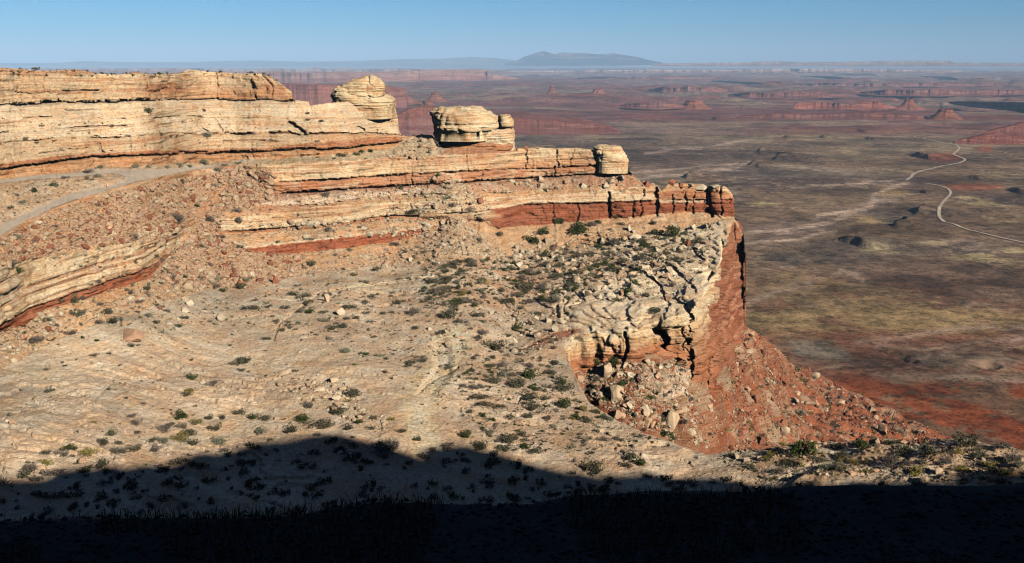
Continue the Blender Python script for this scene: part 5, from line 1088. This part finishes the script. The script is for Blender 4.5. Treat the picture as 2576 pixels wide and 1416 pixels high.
def stems(rg, n, hgt):
    Vs, Ts = [], []
    for k_ in range(n):
        t = rg.uniform(0, 6.28); tip = np.array([math.cos(t) * rg.uniform(.2, .8), math.sin(t) * rg.uniform(.2, .8), hgt * rg.uniform(.5, .95)])
        root = np.array([math.cos(t) * .05, math.sin(t) * .05, -.08]); mid_ = root * .4 + tip * .6 + rg.normal(size=3) * .06; mid_[2] -= .05
        ring = []
        for pnt, r_ in ((root, .06), (mid_, .032), (tip, .008)):
            ring.append([pnt + np.array([math.cos(q) * r_, math.sin(q) * r_, 0]) for q in (0, 2.09, 4.19)])
        o_ = len(Vs) * 1; base_i = sum(len(x) for x in Vs); Vs.append([x for r3 in ring for x in r3])
        for l_ in range(2):
            for q in range(3):
                a_, b_ = base_i + l_ * 3 + q, base_i + l_ * 3 + (q + 1) % 3; Ts += [(a_, b_, b_ + 3), (a_, b_ + 3, a_ + 3)]
    return np.array([x for s3 in Vs for x in s3]), np.array(Ts)
KINDS = {'juniper': ('juniper', 900, 8, .075, .85, 0), 'scrub': ('scrub', 700, 8, .07, .58, .1), 'sage': ('sage', 700, 9, .065, .62, .2), 'dead': ('dead', 800, 8, .085, .72, .85), 'yellow': ('yellow', 650, 8, .07, .55, .45)}
SHM = {}
for kd, (mt, n, lm, lf, hg, spk) in KINDS.items():
    SHM[kd] = []
    for s_ in range(5):
        rg = np.random.default_rng(s_ * 13 + len(kd)); V, T = foliage(rg, n, lm, lf, hg, spk); W, S = stems(rg, 5, hg)
        SHM[kd].append((tri_mesh('crown', V, T, MAT[mt], link=False), tri_mesh('trunk', W, S, MAT['wood'], link=False)))
WORD = {'juniper': ('dark green', 'juniper'), 'scrub': ('dark brown green', 'shrub'), 'sage': ('grey green sage', 'shrub'), 'dead': ('bare grey twiggy', 'bush'), 'yellow': ('yellow green', 'shrub')}
def shrub(u, v, w, kd, label=None):
    p = on1(u, v); s_ = px2m(p) * w / 2 * 1.15
    cr_, tr_ = random.choice(SHM[kd]); nm = WORD[kd][1] if kd == 'juniper' else ('bush' if kd == 'dead' else 'shrub')
    e_ = empty(nm, (p[0], p[1], p[2] - .05 * s_)); hs = random.uniform(.65, 1.35)
    e_.scale = (s_, s_ * random.uniform(.8, 1.1), s_ * hs * 1.05); e_.rotation_euler = (0, 0, random.uniform(0, 6.28))
    for m_, n_ in ((cr_, 'crown'), (tr_, 'trunk')):
        if n_ == 'trunk' and w < 15: continue
        c = bpy.data.objects.new(n_, m_); COL.objects.link(c); c.parent = e_
    sz = 'very wide' if w > 44 else 'large' if w > 30 else 'medium' if w > 19 else 'small' if w > 11 else 'tiny'
    tag(e_, label or '%s %s %s %s' % (sz, WORD[kd][0], WORD[kd][1], zone(u, v)), nm, {'juniper': 'junipers on the mesa', 'bush': 'bare bushes on the mesa', 'shrub': 'shrubs on the mesa'}[nm])
    placed.append((u, v, w)); return e_
J, S_, G, D_, Yl = 'juniper', 'scrub', 'sage', 'dead', 'yellow'
SL = [(137,472,22,J),(87,483,18,J),(224,434,32,D_),(166,452,22,D_),(246,452,20,G),(231,459,14,G),(55,509,26,G),(453,456,16,J),(492,521,16,J),(445,560,40,D_),(528,556,30,D_),(338,602,30,D_),(668,443,22,D_),(369,284,26,S_),(254,424,22,G),(337,422,22,G),(374,419,22,G),(448,419,26,G),(516,412,30,G),(420,424,20,G),(478,420,20,G),(547,429,24,G),(563,416,20,G),(600,412,18,G),
 (65,352,20,G),(25,354,20,G),(92,358,14,S_),(136,355,12,S_),(322,341,16,G),(402,341,18,S_),(444,343,12,S_),(430,343,14,S_),(512,281,16,S_),(242,338,12,S_),(183,347,14,G),(808,305,14,S_),(772,283,12,S_),(775,300,12,S_),(312,298,12,S_),(280,320,10,S_),(763,392,10,S_),(777,392,10,S_),(906,388,18,J),(860,392,28,S_),(932,384,16,J),(898,390,20,S_),(800,396,12,S_),(840,396,10,S_),(918,401,10,G),(1041,341,9,S_),(1082,383,12,G),(1100,442,14,J),(750,540,18,D_),(730,515,10,S_),(799,387,10,S_),
 (502,624,18,J),(465,695,16,J),(444,712,32,G),(620,706,34,G),(600,724,32,S_),(560,733,20,J),(268,781,44,S_),(284,816,30,S_),(191,798,32,S_),(243,816,28,D_),(460,799,26,S_),(390,812,24,S_),(449,822,20,S_),(328,870,22,S_),(236,892,22,S_),(176,838,36,D_),(92,858,46,D_),(243,858,16,J),(207,850,12,J),(147,866,14,Yl),(131,853,18,S_),(372,796,26,G),(355,800,16,Yl),(322,822,18,Yl),(414,782,16,S_),(772,771,30,S_),(776,788,32,J),(769,749,28,S_),(642,779,32,S_),(617,776,22,S_),(673,774,22,S_),(820,745,24,S_),(813,788,20,S_),(868,778,28,S_),(668,855,22,S_),(711,833,16,S_),(694,811,20,S_),(725,810,16,S_),(26,664,32,D_),(50,683,20,J),(365,730,24,S_),(376,744,22,D_),(350,760,28,D_),(246,770,24,D_),(318,731,16,G),(400,715,12,J),(345,868,12,S_),(162,925,12,S_),
 (1124,501,18,G),(1018,636,20,S_),(1068,638,20,S_),(1223,630,30,G),(877,628,20,G),(980,640,10,S_),(1124,708,36,S_),(1121,729,40,S_),(1097,741,32,D_),(1070,728,18,J),(1162,687,26,S_),(1206,735,24,S_),(1176,764,30,D_),(1141,770,28,S_),(1042,794,28,D_),(1121,799,46,S_),(936,748,26,S_),(877,777,38,S_),(895,800,26,S_),(837,827,32,S_),(1044,829,22,S_),(1107,842,28,S_),(1200,795,28,S_),(1299,832,28,J),(1247,876,54,S_),(1275,847,22,S_),(1323,729,50,S_),(1340,606,42,J),(1364,590,28,J),(1459,584,54,J),(1487,568,34,D_),(1405,560,30,J),(1370,646,26,J),(1258,592,26,D_),(1150,694,22,S_),(1080,755,22,S_),(919,889,22,J),(1394,911,24,S_),(1240,708,18,S_),(1260,735,26,S_),(1290,715,26,S_),(1230,690,20,S_),(1330,690,26,D_),(1190,704,20,Yl),(1165,745,26,Yl),(1215,715,30,Yl),(960,795,16,S_),(1215,660,18,G),(1170,655,16,G),(700,610,12,G),(1210,808,18,S_),(1150,812,22,S_),(985,745,18,S_),(1000,770,22,S_),
 (1551,546,26,J),(1650,597,38,J),(1686,600,40,J),(1621,621,28,J),(1734,662,26,S_),(1684,674,28,S_),(1544,683,36,S_),(1554,760,30,S_),(1580,735,30,J),(1650,784,40,S_),(1599,720,26,J),(1462,671,24,S_),(1440,690,30,S_),(1500,700,28,S_),(1410,670,28,S_),(1530,640,28,S_),(1570,660,26,S_),(1480,640,30,D_),(1610,655,26,S_),(1640,632,24,S_),(1520,665,26,J),(1400,700,34,S_),(1430,720,30,S_),(1365,730,34,D_),(1380,756,24,S_),(1475,735,20,S_),(1500,560,22,J),(1560,565,20,S_),(1640,565,20,S_),(1720,590,22,S_),(1765,615,18,S_),(1670,640,26,S_),(1700,655,22,S_),(1590,700,22,S_),(1625,745,24,S_),(1690,720,24,D_),(1610,690,20,S_),(1470,612,22,S_),(1760,690,18,S_),(1525,718,20,S_),(1350,790,30,S_),(1310,780,24,S_),(1420,750,20,S_),
 (484,956,26,J),(456,1047,44,J),(473,994,34,Yl),(465,1000,24,S_),(340,1070,30,D_),(334,1050,26,D_),(346,1088,22,S_),(496,1066,28,Yl),(541,1081,36,S_),(601,1039,36,S_),(416,1084,34,D_),(480,1091,36,S_),(458,1104,40,Yl),(410,1112,38,G),(382,1111,30,S_),(554,1116,40,G),(261,1121,32,S_),(170,1135,36,J),(335,1138,40,S_),(390,1136,38,D_),(297,1147,36,D_),(221,1150,48,Yl),(113,1172,38,Yl),(74,1187,38,D_),(115,1145,24,S_),(155,1148,36,D_),(654,1092,36,G),(760,1054,40,J),(810,1074,58,S_),(853,1038,44,S_),(738,1088,38,S_),(611,909,56,S_),(605,935,22,S_),(533,975,30,D_),(117,935,18,D_),(528,1054,24,S_),(300,1118,22,S_),(455,1075,30,D_),(430,1068,24,S_),(640,1052,22,J),(666,1056,26,S_),(561,1052,20,S_),(486,1118,34,S_),
 (972,1130,80,D_),(1052,1106,24,S_),(893,997,38,S_),(851,1036,46,S_),(1330,947,46,J),(1241,967,36,S_),(1195,1002,42,S_),(1218,1024,38,S_),(1335,1006,46,S_),(1422,1024,38,J),(1418,986,42,S_),(1260,1029,42,S_),(1339,1031,46,S_),(1271,1112,50,S_),(1309,1098,26,S_),(1173,1097,32,J),(1267,1137,38,S_),(1318,1130,30,J),(1343,1141,32,S_),(1490,1184,58,S_),(1210,1129,46,S_),(1517,1053,28,S_),(1585,1160,38,S_),(1615,1175,32,J),(1574,1181,28,S_),(1547,919,36,J),(1664,1096,32,J),(1396,912,26,S_),(1290,945,26,D_),(1300,975,50,S_),(1385,935,30,S_),(1190,905,20,S_),(1240,905,18,S_),(1185,980,34,D_),(1390,880,18,S_),(1370,1010,24,S_),(1180,1040,20,S_),(1330,1055,24,S_),(1500,1040,22,S_),(940,1050,20,S_),(900,1065,24,J),(930,1075,24,S_),(1010,1085,24,S_),(880,1080,28,S_),(1700,940,24,S_),(1590,960,18,S_),(1500,960,30,D_),(1490,985,26,S_),(1500,915,22,J),(1560,1000,20,D_),(1620,1080,18,S_),(1350,985,22,S_),
 (1966,1029,28,J),(1810,992,30,J),(1840,1039,42,S_),(2062,1093,18,J),(1985,1170,40,S_),(1887,1183,34,S_),(1957,1189,40,D_),(2078,1180,40,G),(2242,1170,56,D_),(2022,1147,62,J),(2172,1133,44,J),(2279,1138,70,S_),(2428,1128,62,S_),(2545,1157,50,D_),(2466,1147,50,S_),(2237,1118,36,S_),(2110,1150,36,S_),(2340,1150,50,S_),(2380,1165,40,D_),(2200,1110,28,S_),(2500,1170,44,Yl),(2150,1165,36,Yl),(2060,1160,36,S_),(2300,1185,44,Yl),(2420,1175,40,Yl),(1930,1165,30,Yl),(1840,1150,24,S_),(2100,1125,30,S_),(2520,1135,40,D_)]
for t_ in SL: shrub(*t_)
SD = [([(1060, 670), (1400, 620), (1790, 580), (1780, 640), (1660, 680), (1500, 700), (1440, 760), (1060, 780)], 2.8, (S_, S_, S_, D_, J, G)), ([(300, 780), (900, 690), (1100, 650), (1250, 800), (1400, 860), (1200, 1000), (800, 860), (640, 800), (300, 860)], .6, (S_, S_, D_, G)),
      ([(0, 870), (640, 800), (1200, 1000), (1400, 900), (1780, 1150), (1600, 1180), (1100, 1120), (700, 1100), (200, 1180), (0, 1190)], .10, (S_, S_, D_, Yl)), ([(1150, 930), (1400, 890), (1460, 1000), (1560, 1070), (1700, 1120), (1300, 1150), (1160, 1050)], .9, (S_, S_, D_, G, J)), ([(0, 600), (270, 490), (600, 430), (700, 500), (560, 720), (400, 700), (0, 660)], .5, (G, D_, D_, S_)),
      ([(0, 468), (230, 450), (250, 480), (0, 560)], .9, (G, D_, S_, Yl)), ([(640, 560), (1600, 470), (1620, 480), (1250, 500), (1200, 640), (700, 700)], .35, (S_, G, D_)), ([(700, 485), (1250, 455), (1250, 480), (700, 515)], .5, (S_, D_)), ([(0, 290), (1000, 290), (1000, 360), (0, 400)], .12, (S_, G)), ([(0, 171), (700, 183), (700, 190), (0, 190)], 1.6, (S_, J)),
      ([(1780, 1000), (1870, 830), (2300, 1070), (2400, 1110), (1780, 1140)], 1.0, (G, S_, D_, Yl)), ([(1440, 935), (1720, 900), (1780, 1000), (1780, 1140), (1560, 1058)], .9, (S_, G, D_, J)), ([(1800, 1150), (2575, 1110), (2575, 1200), (1900, 1215)], 1.3, (S_, D_, Yl, G)), ([(330, 640), (560, 720), (300, 800), (100, 840), (0, 930), (0, 860)], .8, (G, D_, S_))]
cs = []
for pts, den, kds in SD:
    for _ in range(int(area(pts) * den / 330.0)):
        u, v = pick(pts)
        if pmask(np.array(u), np.array(v), ROAD, 3) > .2: continue
        k_ = 1.0 if v > 600 else .7
        cs.append((min(28, (5 + 5.0 * random.paretovariate(2.2)) * k_), u, v, random.choice(kds)))
cs.sort(reverse=True)
ni = max(0, 560 - len(SL))
from collections import Counter
cnt = Counter(('s' if s[3] in (S_, G, Yl) else s[3]) for s in SL)
rest = []
for (w, u, v, kd) in cs:
    kk_ = 's' if kd in (S_, G, Yl) else kd
    if cnt[kk_] < 300: shrub(u, v, w, kd); cnt[kk_] += 1
    else: rest.append((w, u, v, kd))
print('shrubs', len(SL), len(cs), cnt, 'rest', len(rest))
tiny = [(random.uniform(2.5, 6.5), *pick(pts), random.choice(kds)) for pts, den, kds in SD for _ in range(int(area(pts) * min(den, 1.0) / 70.0))]
fm_ = {S_: 0, G: 1, D_: 2, Yl: 3, J: 4}
frg = np.random.default_rng(5); fp = [foliage(frg, 70, 4, .20, .6, s) for s in (0, .3, .6, .3)]; ft = [foliage(frg, 14, 2, .42, .6, .4) for s in range(4)]
def items(lst, o_=0):
    r = []
    for (w, u, v, kd) in lst:
        if pmask(np.array(u), np.array(v), ROAD, 3) > .2: continue
        p_ = on1(u, v); s_ = px2m(p_) * w / 2; r.append((p_, s_, s_, s_ * random.uniform(.8, 1.2), random.uniform(0, 6), random.randrange(4), fm_[kd]))
    return r
vm = [MAT['scrub'], MAT['sage'], MAT['dead'], MAT['yellow'], MAT['juniper']]
if rest: scatter_mesh('scrub', items(rest), fp, vm, 'small dark scrub dotted over the ledges and bench', 'scrub')
scatter_mesh('grass_tufts', items(tiny), ft, vm, 'tiny dry tufts dotted over the rock and debris', 'grass')
# shrubs in the shade and the black foreground
sh = []
for _ in range(420):
    u = random.uniform(-60, 2600); v0_ = float(interp(EDGE, u)); v = random.uniform(v0_, 1300); sh.append((random.uniform(10, 44), u, v, random.choice((S_, S_, D_))))
scatter_mesh('scrub', items(sh), fp, vm, 'black scrub lost in the shade below the viewpoint', 'scrub')
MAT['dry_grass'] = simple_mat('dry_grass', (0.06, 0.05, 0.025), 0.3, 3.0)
Vb, Tb = [], []
for k_ in range(14000):
    y = random.uniform(2.8, 4.1); x = random.uniform(-.62, .62) * y
    if vnoise(np.array(x * 1.3), np.array(y * 1.3), seed=5) < -.25 + .5 * (x > .25 * y): continue
    z = float(verge_h(np.array(x), np.array(y))); h = random.uniform(.02, .07); a_ = random.uniform(0, 6.28); ln = random.uniform(.3, 1.1) * h; wd = .0016
    dx, dy = math.cos(a_), math.sin(a_); i0 = len(Vb)
    Vb += [(x - dy * wd, y + dx * wd, z), (x + dy * wd, y - dx * wd, z), (x + dx * ln * .4 - dy * wd, y + dy * ln * .4 + dx * wd, z + h * .6), (x + dx * ln * .4 + dy * wd, y + dy * ln * .4 - dx * wd, z + h * .6), (x + dx * ln, y + dy * ln, z + h)]
    Tb += [(i0, i0 + 1, i0 + 3), (i0, i0 + 3, i0 + 2), (i0 + 2, i0 + 3, i0 + 4)]
go = tri_mesh('grass', np.array(Vb), np.array(Tb), MAT['dry_grass']); tag(go, 'thin dry grass standing in the black shade of the verge', 'grass', kind='stuff')
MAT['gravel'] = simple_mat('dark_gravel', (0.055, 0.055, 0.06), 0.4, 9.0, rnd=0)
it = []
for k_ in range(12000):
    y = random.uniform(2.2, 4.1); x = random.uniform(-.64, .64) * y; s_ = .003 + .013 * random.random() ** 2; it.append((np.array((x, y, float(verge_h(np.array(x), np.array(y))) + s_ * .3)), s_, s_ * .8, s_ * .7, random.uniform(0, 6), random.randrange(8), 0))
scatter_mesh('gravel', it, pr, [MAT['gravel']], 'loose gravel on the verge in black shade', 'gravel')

# ------------------------------------------------------------------ orange road drum
p = on1(270, 471); s_ = 1.25
tr = empty('traffic_drum', tuple(p)); tag(tr, 'orange and white traffic drum at the edge of the dirt road below the fork', 'traffic drum')
mo, _, bo = new_mat('orange_plastic', .5, .4); bo.inputs['Base Color'].default_value = (.75, .12, .03, 1)
mw, _, bo = new_mat('white_band', .4, .4); bo.inputs['Base Color'].default_value = (.8, .8, .78, 1)
mk_, _, bo = new_mat('black_rubber', .8, .2); bo.inputs['Base Color'].default_value = (.03, .03, .03, 1)
def lathe(name, pr_, mat):
    th = np.linspace(0, 2 * np.pi, 24, endpoint=False); P = np.array([[(r_ * math.cos(t), r_ * math.sin(t), z) for t in th] for z, r_ in pr_]); return grid_mesh(name, P * s_, mat, closed_u=True, parent=tr, smooth=False)
lathe('base', [(0, 0), (0, .38), (.06, .38), (.07, .30), (.07, 0)], mk_)
lathe('body', [(.07, .0), (.07, .29), (.35, .28), (.352, .265), (.62, .25), (.622, .24), (.90, .22), (.95, .20), (.95, .08), (1.0, .08), (1.0, 0)], mo)
lathe('band', [(.42, .27), (.42, .275), (.54, .268), (.54, .26)], mw); lathe('band', [(.69, .25), (.69, .256), (.81, .245), (.81, .24)], mw)
